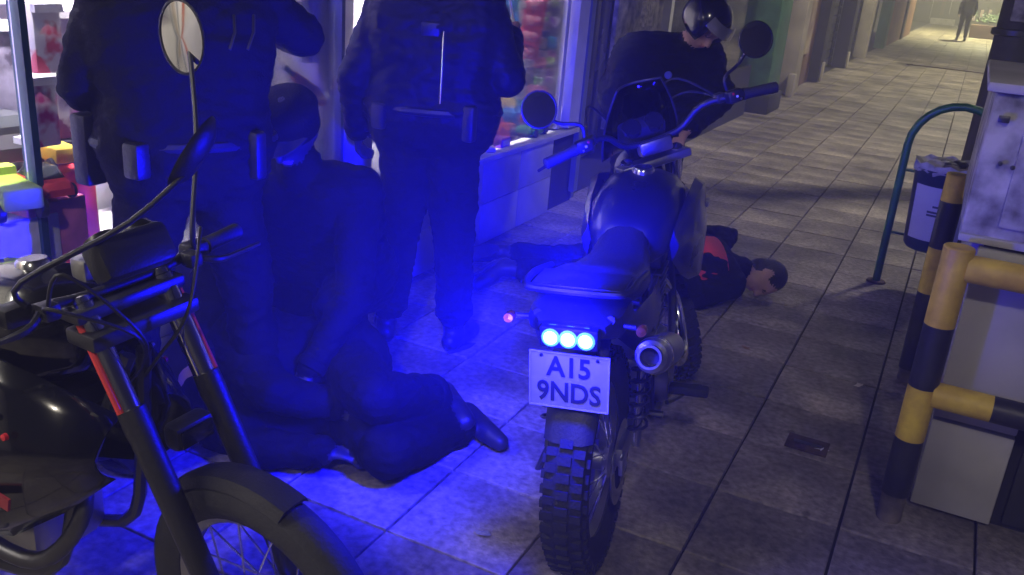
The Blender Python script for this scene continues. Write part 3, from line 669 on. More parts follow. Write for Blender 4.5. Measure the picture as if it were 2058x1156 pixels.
# --- second person curled on the ground near the crouching one
Jf = dict(P=(-1.70, 2.32, .15), C=(-1.98, 2.06, .17), N=(-2.06, 1.98, .16), H=(-2.13, 2.11, .13), SL=(-1.98, 2.06, .34), SR=(-1.96, 2.02, .12), EL=(-1.74, 1.98, .26), ER=(-1.78, 1.92, .08), WL=(-1.60, 2.12, .20), WR=(-1.58, 2.02, .08),
          HL=(-1.70, 2.32, .24), HR=(-1.68, 2.30, .11), KL=(-1.42, 2.08, .30), KR=(-1.36, 2.08, .12), AL=(-1.38, 2.46, .15), AR=(-1.30, 2.50, .07), TL=(-1.27, 2.40, .13), TR=(-1.17, 2.46, .05), HF=(0.5, -0.6, 0.1))
l2, _ = person('person in dark clothes curled on their side on the ground at lower centre', Jf, outfit(navy, clothm('dark_jogging', (0.004, 0.004, 0.005)), shoe=mat('dark_trainer', (0.016, 0.016, 0.018), 0.5)), s=0.95, bulk=1.24, seed=17, base=V((-1.7, 2.3, 0)), soles=False, glove=('glove', 'glove'))
# --- far pedestrian walking away
fp = atz(1930, 82); J, f, l = standing(fp.x, fp.y, R(100), h=1.75, J=dict(KL=(.10, .10, .50), AL=(.10, .18, .09), TL=(.11, .33, .05), AR=(-.10, -.16, .085), TR=(-.11, -.02, .04), WL=(.24, .12, .93)))
pd, _ = person('distant pedestrian in dark clothes walking on the bright far walk', J, outfit(clothm('slate_top', (0.05, 0.07, 0.09)), clothm('dark_trousers', (0.012, 0.012, 0.018))), seed=20, vox=0.014)
# ---------------------------------------------------------------- motorcycles
def wheel(root, c, rad, tw, rim_r, T, knob=True, disc_side=-1, sprocket=False, spokes=28):
    c = V(c); w = bpy.data.objects.new('wheel', None); COL.objects.link(w); w.parent = root; w.empty_display_size = 0.1
    def ring(prof, n=48):
        b = MB(); vs = []; fs = []; k = len(prof)
        for i in range(n):
            t = 2*math.pi*i/n
            for r, y in prof: vs.append(c+V((r*math.cos(t), y, r*math.sin(t))))
        for i in range(n):
            for j in range(k): fs.append((i*k+j, i*k+(j+1) % k, ((i+1) % n)*k+(j+1) % k, ((i+1) % n)*k+j))
        return b.add(vs, fs, T)
    h = tw/2
    ri = rim_r
    ty = ring([(ri-0.004, -h*0.62), (ri+0.02, -h*0.92), (rad-0.045, -h), (rad-0.018, -h*0.82), (rad-0.006, -h*0.4), (rad-0.004, 0), (rad-0.006, h*0.4), (rad-0.018, h*0.82), (rad-0.045, h), (ri+0.02, h*0.92), (ri-0.004, h*0.62)])
    if knob:
        n = 48
        for i in range(n):
            for lane, (y, off, kw, rr) in enumerate(((-h*0.62, 0, h*0.34, rad-0.012), (-h*0.02, 0.5, h*0.42, rad-0.003), (h*0.60, 0, h*0.34, rad-0.012), (-h*0.96, 0.5, h*0.12, rad-0.032), (h*0.96, 0.5, h*0.12, rad-0.032))):
                t = 2*math.pi*(i+off)/n
                Tm = Matrix.Translation(c) @ Matrix.Rotation(-t, 4, 'Y')
                ty.box((rr, y, 0), (0.015, kw*1.35, 0.022), (T @ Tm) if T is not None else Tm)
    ty.build('tyre', m_rubber, w, 35)
    ring([(ri, -h*0.6), (ri+0.004, -h*0.66), (ri+0.008, -h*0.6), (ri-0.012, -h*0.25), (ri-0.012, h*0.25), (ri+0.008, h*0.6), (ri+0.004, h*0.66), (ri, h*0.6), (ri-0.024, h*0.25), (ri-0.024, -h*0.25)]).build('rim', m_alu, w)
    MB().lathe([(0.0, -0.075), (0.03, -0.075), (0.05, -0.06), (0.032, -0.04), (0.032, 0.04), (0.05, 0.06), (0.03, 0.075), (0, 0.075)], c, (0, 1, 0), 18, T).build('hub', m_alu, w)
    sb = MB()
    for i in range(spokes):
        t = 2*math.pi*i/spokes; sd = 1 if i % 2 else -1; t2 = t+(0.5 if (i//2) % 2 else -0.5)
        sb.tube([c+V((0.042*math.cos(t2), sd*0.055, 0.042*math.sin(t2))), c+V(((ri-0.014)*math.cos(t), sd*0.012, (ri-0.014)*math.sin(t)))], 0.0022, 5, T)
    sb.build('spokes', m_chrome, w)
    if disc_side:
        y = disc_side*0.085
        pr = [(0.075, y-0.002), (0.12, y-0.002), (0.12, y+0.002), (0.075, y+0.002)]
        ring(pr, 40).build('brake_disc', m_chrome, w)
    if sprocket: ring([(0.05, 0.088), (0.10, 0.088), (0.10, 0.094), (0.05, 0.094)], 36).build('sprocket', m_steel, w)
    return w
def motorcycle(root, steer=0.0, paint=None, police=False, faired=False, mirror_r=0.058, mirrors=None, GE=(0.78, 0.42, 1.13), GI=(0.80, 0.30, 1.14), TX=0.0, screen=True):
    paint = paint or m_gloss
    def P_(mb, name, m, parent=None, s=40): return mb.build(name, m, parent or root, s)
    rk = R(26); HX, HZ = 0.93, 1.0
    axis = V((-math.sin(rk), 0, math.cos(rk)))
    S = Matrix.Translation((HX, 0, HZ)) @ Matrix.Rotation(steer, 4, axis) @ Matrix.Translation((-HX, 0, -HZ))
    def on(z, off=0.0): return V((HX-axis.x/axis.z*(HZ-z)*-1*-1*-1, 0, z)) if False else V((HX+(HZ-z)*math.tan(rk)+off, 0, z))
    fa = on(0.33, 0.055)
    wheel(root, (0, 0, 0.32), 0.325, 0.118, 0.222, None, True, -1, True)
    wheel(root, fa, 0.33, 0.095, 0.245, S, not faired, -1)
    # fork
    for y in (0.095, -0.095):
        f = MB().tube([on(1.0)+V((0.03, y, 0)), on(0.60)+V((0.045, y, 0))], 0.021 if not faired else 0.024, 14, S).build('fork_tube', m_chrome, root)
        SL = 0.14 if faired else 0.0
        MB().tube([on(0.66+SL)+V((0.045, y, 0)), on(0.62+SL)+V((0.045, y, 0)), on(0.60+SL)+V((0.047, y, 0)), fa+V((-0.01, y, 0.02)), fa+V((0, y, -0.03))], [0.029, 0.03, 0.028, 0.026, 0.02], 14, S).build('slider', m_black, f)
        MB().lathe([(0, 0), (0.022, 0), (0.022, 0.012), (0.012, 0.016), (0, 0.016)], on(1.0)+V((0.026, y, 0.0)), axis, 14, S).build('cap', m_chrome, f)
        if faired: MB().tube([on(0.97)+V((0.036, y+math.copysign(0.024, y), 0)), on(0.80)+V((0.046, y+math.copysign(0.025, y), 0))], 0.007, 8, S).build('reflection_strip', mat('red_reflection_paint', (0.80, 0.07, 0.06), 0.35), f)  # red reflection on the fork tube, put into this strip's colour
        if police: MB().tube([on(0.85)+V((0.035, y, 0)), on(0.66)+V((0.045, y, 0))], [0.034, 0.036], 12, S).build('gaiter', m_rubber, f)
    tc = MB().box((HX+0.02, 0, 0.985), (0.09, 0.26, 0.03), S, ch=0.008); zc = 0.94 if faired else 0.82; tc.box((on(zc).x+0.03, 0, zc), (0.09, 0.26, 0.035), S, ch=0.008); P_(tc, 'triple_clamp', m_steel if faired else m_alu)
    P_(MB().tube([(0, -0.13, 0), (0, 0.13, 0)], 0.009, 8, S @ Matrix.Translation(fa)), 'axle', m_steel)
    # handlebar
    ge, gi = V(GE), V(GI)
    if screen: half = [ge, gi, V((0.86, 0.18, 1.135)), V((0.905, 0.09, 1.07))]
    else: half = [ge, gi, V((0.95, 0.15, GI[2]+0.005)), V((0.955, 0.08, GI[2]))]
    bar = half+[V((p.x, -p.y, p.z)) for p in reversed(half)]
    def G(t, s, dx=0, dz=0): q = gi.lerp(ge, t); return V((q.x+dx, s*q.y, q.z+dz))
    hb = P_(MB().tube(smoothpts(bar, 4), 0.011, 10, S), 'handlebar', m_black)
    MB().box((0.905, 0, 1.045), (0.05, 0.12, 0.05), S, ch=0.01).build('riser', m_alu, hb)
    for s in (1, -1):
        g = MB().tube([G(1.03, s), G(1.0, s), G(0.25, s), G(0.06, s)], [0.014, 0.019, 0.018, 0.021], 14, S).build('grip', m_rubber, root)
        MB().box(G(-0.2, s), (0.045, 0.06, 0.045), S, ch=0.012).build('switch_pod', m_black, root)
        for q in range(3): MB().box(G(-0.3+q*0.1, s, -0.024, 0.01-q*0.01), (0.006, 0.008, 0.008), S, ch=0.002).build('switch', [m_redlens, m_white, m_alu][q], root)
        MB().tube(smoothpts([G(-0.4, s, 0.03), G(-0.08, s, 0.065, -0.01), G(0.5, s, 0.066, -0.017), G(1.15, s, 0.06, -0.024)], 4), [0.008]*6+[0.006]*5+[0.005]*2, 8, S).build('lever', m_steel, root)
        MB().box(G(-0.5, s, 0.03), (0.04, 0.035, 0.035), S, ch=0.008).build('lever_bracket', m_black, root)
        mroot = G(-0.3, s, 0.015, 0.015)
        # mirror
        mp = V((0.80, s*0.39, 1.30)) if not mirrors else V(mirrors[0 if s > 0 else 1])
        nrm = (V((-1, -s*0.06, 0.06)) if not mirrors else V(mirrors[2 if s > 0 else 3])).normalized()
        mr = bpy.data.objects.new('mirror', None); COL.objects.link(mr); mr.parent = root; mr.empty_display_size = 0.05
        el = 1.0 if police else 1.36
        q = nrm.to_track_quat('Z', 'Y').to_matrix().to_4x4(); Tm = S @ Matrix.Translation(mp) @ q @ Matrix.Diagonal((1.0, el, 1.0, 1.0))
        MB().lathe([(0, -0.026), (mirror_r*0.7, -0.022), (mirror_r*1.02, -0.006), (mirror_r*1.06, 0.002), (mirror_r*0.99, 0.003), (mirror_r*0.97, 0.0)], (0, 0, 0), (0, 0, 1), 32, Tm).build('shell', m_black, mr)
        MB().lathe([(0, 0.0035), (mirror_r*0.5, 0.0026), (mirror_r*0.97, 0.0)], (0, 0, 0), (0, 0, 1), 32, Tm).build('glass', m_mirror, mr)
        MB().tube(smoothpts([mroot, mroot+V((0, 0, 0.05)), mroot.lerp(mp, 0.55)+V((0.03, 0, 0)), mp-nrm*0.022], 4), 0.006, 8, S).build('stem', m_black, mr)
    # cables
    for s, yy in ((1, 0.2), (-1, -0.2), (-1, -0.24)):
        P_(MB().tube(smoothpts([G(-0.45, s, 0.04), (1.02, yy*0.8, gi.z+(0.09 if yy != -0.24 else 0.03)), (1.08, yy*0.3, gi.z-0.05), (1.02, 0.02*s, 0.85), (0.9, 0.03*s, 0.72)], 6), 0.0042, 6, S), 'cable', m_black)
    # instruments, headlight, small screen
    P_(MB().box((1.0, 0, 1.09), (0.07, 0.17, 0.09), S @ Matrix.Translation((1, 0, 1.09)) @ Matrix.Rotation(R(-30), 4, 'Y') @ Matrix.Translation((-1, 0, -1.09)), ch=0.02), 'instrument_housing', m_black)
    for y in (0.042, -0.042): P_(MB().lathe([(0, 0.01), (0.033, 0.01), (0.036, 0), (0.036, -0.01)], (0.972, y, 1.115), (-0.75, 0, 0.66), 20, S), 'dial', mat('dial_face', (0.01, 0.01, 0.012), 0.25))
    if faired:
        hl = P_(MB().box((1.12, 0, 0.72), (0.05, 0.10, 0.06), S, ch=0.015), 'headlight', m_black); MB().box((1.147, 0, 0.72), (0.006, 0.08, 0.04), S, ch=0.002).build('lens', m_gloss, hl)
    else:
      hl = P_(MB().lathe([(0.0, -0.10), (0.05, -0.09), (0.085, -0.03), (0.095, 0.03), (0.09, 0.04)], (1.10, 0, 0.93), (1, 0, -0.08), 24, S), 'headlight', m_black)
      MB().lathe([(0.0, 0.052), (0.05, 0.048), (0.09, 0.038)], (1.10, 0, 0.93), (1, 0, -0.08), 24, S).build('lens', m_gloss if faired else mat('headlight_lens', (0.5, 0.5, 0.52), 0.06, 0.4), hl)
    if screen:
     scr = MB(); secs = []
     for i in range(7):
         t = i/6; z = 1.02+0.24*t; wv = 0.15*(1-0.45*t**2); x = 1.14-0.13*t
         secs.append([V((x-0.09*(u**2), wv*u, z)) for u in (-1, -.6, -.2, .2, .6, 1)])
     n = 6; vs = [p for q in secs for p in q]; fs = [(i*n+j, i*n+j+1, (i+1)*n+j+1, (i+1)*n+j) for i in range(6) for j in range(5)]
     scr.add(vs, fs, S)
     so = P_(scr, 'windscreen', MATS.get('smoked_screen') or glassmat('smoked_screen', (0.25, 0.25, 0.30), 0.05, 1.0)); sm = so.modifiers.new('solid', 'SOLIDIFY'); sm.thickness = 0.003
     MB().tube([S @ p for p in [secs[0][0]]+[q[0] for q in secs[1:]]+secs[-1][1:]+[q[-1] for q in reversed(secs[:-1])]], 0.004, 6).build('screen_edge', m_black, so)
    # front fender
    fb = MB(); secs = []
    for i in range(11):
        if faired: a = R(72+62*i/10); rr = 0.346; ww = 0.044
        else: a = R(28+112*i/10); rr = 0.40+0.05*math.sin(i/10*math.pi); ww = 0.06
        ca = V((math.cos(a), 0, math.sin(a)))
        secs.append([fa+ca*(rr-0.026)+V((0, -ww, 0)), fa+ca*(rr-0.004)+V((0, -ww*0.7, 0)), fa+ca*rr, fa+ca*(rr-0.004)+V((0, ww*0.7, 0)), fa+ca*(rr-0.026)+V((0, ww, 0)), fa+ca*(rr-0.012)+V((0, ww*0.6, 0)), fa+ca*(rr-0.008), fa+ca*(rr-0.012)+V((0, -ww*0.6, 0))])
    fb.loft(secs, S); P_(fb, 'fender', m_black if faired else paint, s=50)
    # frame, swingarm, engine
    fr = MB().tube([(0.96, 0, 0.92), (0.62, 0, 0.80), (0.30, 0, 0.74), (-0.20, 0, 0.82)], 0.021, 10)
    for s in (1, -1):
        fr.tube(smoothpts([(0.98, 0.02*s, 0.86), (0.88, 0.09*s, 0.55), (0.78, 0.11*s, 0.30), (0.40, 0.11*s, 0.27), (0.36, 0.10*s, 0.50), (0.30, 0.08*s, 0.74)], 4), 0.016, 8)
        fr.tube([(0.34, 0.09*s, 0.52), (0.05, 0.10*s, 0.74), (-0.22, 0.09*s, 0.82)], 0.011, 8)
    P_(fr, 'frame', m_steel)
    sw = MB()
    for s in (1, -1): sw.box((0.19, 0.085*s, 0.345), (0.44, 0.026, 0.055), ch=0.006)
    sw.box((0.30, 0, 0.36), (0.05, 0.15, 0.05), ch=0.006); P_(sw, 'swingarm', m_alu)
    for s in (1, -1): P_(MB().box((-0.035, 0.10*s, 0.335), (0.06, 0.012, 0.05), ch=0.004), 'axle_plate', m_white if s > 0 else m_alu)
    for s in (1, -1):
        sh = MB().tube([(0.03, 0.125*s, 0.36), (0.12, 0.12*s, 0.72)], 0.013, 10).build('shock_absorber', m_chrome, root)
        cp = []; 
        for i in range(90):
            t = i/89; a = t*2*math.pi*9; q = V((0.035, 0.125*s, 0.40)).lerp(V((0.112, 0.12*s, 0.69)), t); cp.append(q+V((0.026*math.cos(a), 0.026*math.sin(a), 0)))
        MB().tube(cp, 0.0045, 6).build('spring', m_steel, sh)
    en = MB().box((0.56, 0, 0.37), (0.36, 0.22, 0.20), ch=0.04); en.lathe([(0, -0.15), (0.085, -0.15), (0.095, -0.13), (0.095, 0.13), (0.085, 0.15), (0, 0.15)], (0.52, 0, 0.37), (0, 1, 0), 24)
    eo = P_(en, 'engine', m_alu)
    cy = MB()
    for k in range(9): cy.box((0.64+0.012*k, 0, 0.485+k*0.022), (0.17, 0.17, 0.009), ch=0.003)
    cy.box((0.69, 0, 0.56), (0.12, 0.12, 0.22)); cy.box((0.745, 0, 0.70), (0.14, 0.16, 0.06), ch=0.015); cy.build('cylinder_fins', m_steel, eo)
    # exhaust on the right
    ex = MB().tube(smoothpts([(0.80, -0.04, 0.62), (0.90, -0.10, 0.50), (0.80, -0.15, 0.36), (0.58, -0.17, 0.40), (0.35, -0.18, 0.50), (0.20, -0.185, 0.60)], 5), 0.02, 10).build('exhaust_pipe', m_chrome if police else m_steel, root)
    mu = MB().lathe([(0, 0), (0.03, 0), (0.042, 0.04), (0.046, 0.10), (0.046, 0.36), (0.040, 0.40), (0.03, 0.405), (0.03, 0.43), (0.024, 0.43), (0.024, 0.38), (0, 0.38)], (0.20, -0.185, 0.60), (-0.93, 0.0, 0.30), 24).build('muffler', m_alu if police else m_steel, root)
    MB().lathe([(0, 0), (0.023, 0), (0.023, 0.004), (0, 0.004)], (0.20-0.372, -0.185, 0.60+0.123), (-0.93, 0, 0.30), 16).build('outlet', m_rubber, mu)
    MB().lathe([(0.0465, 0.33), (0.049, 0.335), (0.049, 0.355), (0.0465, 0.36)], (0.20, -0.185, 0.60), (-0.93, 0, 0.30), 24).build('clamp_band', m_chrome, mu)
    # tank, shrouds, seat, tail
    def sec(x, w, z0, z1, n=14, e=2.6):
        out = []
        for i in range(n):
            t = 2*math.pi*i/n; cx, sx = math.cos(t), math.sin(t)
            out.append(V((x, w*math.copysign(abs(cx)**(2/e), cx), (z0+z1)/2+(z1-z0)/2*math.copysign(abs(sx)**(2/e), sx))))
        return out
    tk = MB().loft([sec(0.40, 0.075, 0.76, 0.86), sec(0.45, 0.115, 0.75, 0.91), sec(0.56, 0.145, 0.74, 0.975), sec(0.70, 0.150, 0.74, 1.0), sec(0.80, 0.135, 0.76, 0.99), sec(0.87, 0.09, 0.80, 0.95), sec(0.89, 0.05, 0.84, 0.92)])
    to = P_(tk, 'tank', paint, s=60)
    MB().lathe([(0, 0.014), (0.03, 0.014), (0.036, 0.008), (0.038, -0.01)], (0.70, 0, 0.998), (-0.1, 0, 1), 20).build('filler_cap', m_chrome, to)
    for s in (1, -1):
        if faired:
            q = MB(); secs = []
            for x, w, z0, z1 in ((0.30, 0.15, 0.60, 0.84), (0.45, 0.20, 0.46, 0.87), (0.62, 0.235, 0.40, 0.87), (0.78, 0.235, 0.44, 0.85), (0.90, 0.20, 0.52, 0.80), (0.99, 0.145, 0.60, 0.74)):
                ring_ = []
                for i in range(9):
                    t = i/8; ring_.append(V((x, s*(w-0.05*(2*t-1)**2-0.05*max(0, t-.5)), z0+(z1-z0)*t)))
                for i in range(8, -1, -1):
                    t = i/8; ring_.append(V((x, s*(w-0.008-0.05*(2*t-1)**2-0.05*max(0, t-.5)), z0+(z1-z0)*t)))
                secs.append(ring_)
            q.loft(secs); f_ = P_(q, 'side_fairing', paint, s=60)
            for bx, bz, mm in ((0.84, 0.72, m_redlens), (0.80, 0.75, m_chrome), (0.66, 0.80, m_chrome), (0.55, 0.52, m_chrome)): MB().lathe([(0, 0.006), (0.007, 0.004), (0.008, -0.004)], (bx, s*(0.226 if bx < .7 else 0.218), bz), (0, s, 0.1), 10).build('fastener', mm, f_)
            MB().box((0.70, s*0.232, 0.60), (0.30, 0.006, 0.03), Matrix.Translation((0.7, 0, 0.6)) @ Matrix.Rotation(R(12*1), 4, 'Y') @ Matrix.Translation((-0.7, 0, -0.6))).build('stripe', mat('dark_red_stripe', (0.22, 0.02, 0.03), 0.3), f_)
        else:
            q = MB(); secs = []
            for x, y0, y1, z0, z1 in ((0.50, 0.135, 0.155, 0.76, 0.86), (0.62, 0.15, 0.185, 0.68, 0.93), (0.76, 0.16, 0.205, 0.62, 0.97), (0.88, 0.15, 0.20, 0.60, 0.95), (0.98, 0.12, 0.165, 0.66, 0.86), (1.03, 0.115, 0.13, 0.72, 0.80)):
                secs.append([V((x, s*y0, z0)), V((x, s*(y1-0.01), z0+0.02)), V((x, s*y1, (z0+z1)/2)), V((x, s*(y1-0.015), z1-0.02)), V((x, s*y0, z1)), V((x, s*(y0-0.01), (z0+z1)/2))])
            q.loft(secs); f_ = P_(q, 'tank_shroud', paint, s=35)
            MB().box((0.86, s*0.197, 0.87), (0.05, 0.012, 0.026), ch=0.004).build('bracket', m_alu, f_)
    st = MB().loft([sec(-0.22+TX, 0.10, 0.80, 0.875), sec(-0.10+TX*.6, 0.125, 0.79, 0.89), sec(0.05, 0.13, 0.77, 0.875), sec(0.18, 0.12, 0.75, 0.84), sec(0.32, 0.095, 0.74, 0.84), sec(0.43, 0.075, 0.76, 0.885), sec(0.47, 0.05, 0.78, 0.895)])
    P_(st, 'seat', mat('seat_vinyl', (0.022, 0.022, 0.025), 0.42, bump=0.2, bscale=150), s=60)
    for s in (1, -1):
        q = MB().loft([[V((x, s*y, z0)), V((x, s*(y+0.012), (z0+z1)/2)), V((x, s*y, z1)), V((x, s*(y-0.02), (z0+z1)/2))] for x, y, z0, z1 in ((-0.27+TX, 0.095, 0.76, 0.82), (-0.1, 0.125, 0.70, 0.80), (0.12, 0.135, 0.60, 0.78), (0.34, 0.12, 0.58, 0.76), (0.40, 0.10, 0.62, 0.74))])
        P_(q, 'side_panel', paint, s=35)
    tl = MB().loft([sec(-0.34+TX, 0.085, 0.775, 0.815, e=4), sec(-0.30+TX, 0.12, 0.76, 0.84, e=4), sec(-0.20+TX, 0.125, 0.755, 0.85, e=4)])
    P_(tl, 'tail', m_black if police else paint)
    rack = MB()
    if police:
        rack.tube(smoothpts([(x+TX, y, z) for x, y, z in ((-0.05, 0.13, 0.86), (-0.20, 0.135, 0.885), (-0.30, 0.125, 0.885), (-0.325, 0.08, 0.885), (-0.325, -0.08, 0.885), (-0.30, -0.125, 0.885), (-0.20, -0.135, 0.885), (-0.05, -0.13, 0.86))], 4), 0.009, 8)
        rack.box((-0.235+TX, 0, 0.885), (0.13, 0.23, 0.008), ch=0.003); P_(rack, 'rear_rack', m_black)
    # rear fender and plate holder
    fb = MB(); secs = []
    for i in range(7):
        t = i/6; p = V((-0.20+TX, 0, 0.78)).lerp(V((-0.365+TX, 0, 0.50)), t); ww = 0.075-0.012*t
        secs.append([p+V((0.012, -ww, 0)), p+V((-0.008, -ww*0.6, 0)), p+V((-0.008, ww*0.6, 0)), p+V((0.012, ww, 0)), p+V((0.02, ww, 0)), p+V((0.002, ww*0.6, 0)), p+V((0.002, -ww*0.6, 0)), p+V((0.02, -ww, 0))])
    fb.loft(secs); P_(fb, 'fender', m_black)
    for s in (1, -1):
        MB().tube([(-0.29+TX, s*0.09, 0.80), (-0.30+TX, s*0.15, 0.80)], 0.007, 8).build('indicator_stalk', m_black, root)
        i_ = MB().lathe([(0, -0.02), (0.010, -0.017), (0.014, 0), (0.012, 0.015), (0, 0.018)], (-0.31+TX, s*0.165, 0.80), (-1, 0, 0), 16).build('indicator', m_orange, root)
    for s in (1, -1):
        MB().tube([(0.30, s*0.10, 0.33), (0.30, s*0.16, 0.33)], 0.012, 8).build('peg_mount', m_steel, root)
        p_ = MB().box((0.50, s*0.21, 0.33), (0.045, 0.13, 0.03), ch=0.008).build('footpeg', m_rubber, root)
        MB().tube([(0.50, s*0.10, 0.33), (0.50, s*0.16, 0.33)], 0.012, 8).build('bracket', m_steel, p_)
    MB().tube(smoothpts([(0.45, -0.15, 0.30), (0.58, -0.18, 0.27), (0.66, -0.20, 0.27), (0.67, -0.24, 0.27)], 4), 0.008, 8).build('brake_pedal', m_steel, root)
    MB().tube([(0.46, 0.12, 0.29), (0.40, 0.22, 0.13), (0.38, 0.27, 0.0)], 0.011, 8).build('side_stand', m_steel, root)
    ch = MB(); 
    for zz in (0.415, 0.235): ch.box((0.22, 0.091, zz if zz > .3 else 0.25), (0.42, 0.012, 0.012))
    ch.build('chain', m_steel, root); MB().box((0.16, 0.093, 0.445), (0.34, 0.03, 0.025), ch=0.006).build('chain_guard', m_black, root)
    return S, fa
# --- parked police enduro in the middle, seen from behind
m_bikeblue = mat('dark_blue_paint', (0.008, 0.009, 0.018), 0.30, coat=0.5)
ka = empty('motorcycle', (0, 0, 0), 0, 'dark police motorcycle seen from behind with blue lights and plate A15 9NDS', 'motorcycle', 'motorcycles parked on the walk')
SA, faA = motorcycle(ka, steer=R(36), paint=m_bikeblue, police=True, TX=0.10)
# plate, light bar
PX, PZ = -0.255, 0.665
pl = MB().box((PX, 0, PZ), (0.004, 0.20, 0.146), ch=0.0015).build('license_plate', m_plate, ka)
def PT(y, z): return Matrix.Translation((PX-0.0026, y, z)) @ Matrix(((0, 0, -1, 0), (-1, 0, 0, 0), (0, 1, 0, 0), (0, 0, 0, 1)))
textmesh('A15', 0.072, 'characters', m_char, pl, PT(0, PZ+0.034), sx=0.92)
textmesh('9NDS', 0.072, 'characters', m_char, pl, PT(0, PZ-0.033), sx=0.90)
rim = MB()
for y in (0.0985, -0.0985): rim.box((PX-0.003, y, PZ), (0.003, 0.003, 0.146))
for z in (PZ+0.0715, PZ-0.0715): rim.box((PX-0.003, 0, z), (0.003, 0.194, 0.003))
rim.build('border', m_frame, pl)
for y in (0.07, -0.07): MB().lathe([(0, 0.003), (0.004, 0.0025), (0.0048, 0)], (PX-0.002, y, PZ+0.062), (-1, 0, 0), 10).build('screw', m_steel, pl)
MB().box((PX+0.01, 0, PZ), (0.010, 0.14, 0.10)).build('plate_bracket', m_black, ka)
LZ = PZ+0.116
lb = MB().box((PX, 0.0, LZ), (0.035, 0.145, 0.055), ch=0.008).build('light_bar', m_black, ka)
m_led = mat('blue_led', (0.9, 0.95, 1.0), 0.3, emit=(0.62, 0.85, 1.0), estr=3.0, var=0.0)
for y in (0.043, 0.0, -0.043): MB().lathe([(0, 0.012), (0.012, 0.009), (0.0165, 0.003), (0.0185, 0.0)], (PX-0.018, y, LZ), (-1, 0, 0), 18).build('led', m_led, lb); MB().lathe([(0.0185, 0.002), (0.0215, 0.0015), (0.023, -0.001)], (PX-0.0185, y, LZ), (-1, 0, 0), 18).build('lens_ring', mat('led_ring', (0.2, 0.5, 1.0), 0.3, emit=(0.08, 0.35, 1.0), estr=1.6, var=0.0), lb)
MB().tube([(PX-0.008, 0.05, LZ+0.032), (PX-0.008, -0.05, LZ+0.032)], 0.0035, 6).build('trim', m_chrome, lb)
LEDC = (0.003, 0.002, 1.0)
bl = lamp('POINT', 'led_and_fill_light', (PX-0.07, 0, LZ+0.06), BLUE*0.11, LEDC, 0.04); bl.parent = ka
bs = lamp('SPOT', 'led_and_fill_light', (PX-0.06, 0.16, LZ), BLUE, LEDC, 0.05, target=(PX-0.06+0.85, 1.16, LZ+0.02), spot=145, blend=0.9); bs.parent = ka  # blue spot added left of the bar to brighten the left side
bu = lamp('SPOT', 'led_and_fill_light', (PX-0.05, 0.02, 0.96), BLUE*0.8, LEDC, 0.06, target=(PX-0.05+0.9, 0.16, 0.96-0.16), spot=78, blend=0.9); bu.parent = ka  # blue spot added above the rack, without a source, to brighten seat and tank
thA = R(99.0); leanA = R(5)
ka.rotation_euler = (Matrix.Rotation(thA, 3, 'Z') @ Matrix.Rotation(-leanA, 3, 'X')).to_euler()
# place so that the plate lands where it hangs in the photo (depth from plate width)
plw = CAMP + ray(1143, 772)*(2.18/F)
off = ka.rotation_euler.to_matrix() @ V((PX, 0, PZ))
ka.location = plw-off; ka.location.z = 0.0
# --- dark faired motorcycle close at the left edge
kb_ = empty('motorcycle', (0, 0, 0), 0, 'black motorcycle close at left edge with big mirror and chrome fork', 'motorcycle', 'motorcycles parked on the walk')
thB = R(3); stB = R(-8); SBs = 0.95
kb_.rotation_euler = (0, 0, thB); kb_.scale = (SBs, SBs, SBs)
RB = Matrix.Rotation(thB, 3, 'Z')
rk = R(26); axis = V((-math.sin(rk), 0, math.cos(rk)))
SBm = Matrix.Translation((0.93, 0, 1.0)) @ Matrix.Rotation(stB, 4, axis) @ Matrix.Translation((-0.93, 0, -1.0))
fa0 = V((0.93+(1.0-0.33)*math.tan(rk)+0.055, 0, 0.33)); axw = RB @ (SBm @ fa0)*SBs
tgt = atz(535, 1225, 0.315)
kb_.location = (tgt.x-axw.x, tgt.y-axw.y, 0)
# mirrors: world target -> bike local, undo steering
Minv = (Matrix.Translation(kb_.location) @ RB.to_4x4() @ Matrix.Scale(SBs, 4) @ SBm).inverted()
ml = Minv @ (CAMP + ray(365, 75)*(1.95/F))
nl = (Minv.to_3x3() @ (V((0.10, -0.98, -0.06)))).normalized()
ml2 = Minv @ (CAMP + ray(385, 305)*(1.70/F))
nl2 = (Minv.to_3x3() @ V((-0.75, -0.35, 0.5))).normalized()
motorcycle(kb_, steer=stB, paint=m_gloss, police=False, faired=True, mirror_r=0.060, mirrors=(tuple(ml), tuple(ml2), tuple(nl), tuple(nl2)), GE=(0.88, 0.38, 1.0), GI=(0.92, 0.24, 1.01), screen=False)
# ---------------------------------------------------------------- street furniture at the right
m_yel = mat('yellow_paint', (0.50, 0.33, 0.03), 0.55, col2=(0.72, 0.53, 0.05), scale=14, bump=0.2, bscale=40)
m_blk = mat('black_paint', (0.022, 0.021, 0.022), 0.45, var=0.3, scale=9, bump=0.2, bscale=40)
m_raw = mat('worn_pipe_foot', (0.13, 0.11, 0.085), 0.7, var=0.4, scale=14)
m_cab = mat('cabinet_grey', (0.37, 0.36, 0.36), 0.55, var=0.16, scale=3.0, bump=0.08, bscale=25)
m_cabd = mat('cabinet_soiled', (0.10, 0.095, 0.09), 0.65, col2=(0.52, 0.51, 0.49), scale=11)
m_gap = mat('seam_dark', (0.02, 0.02, 0.02), 0.8)
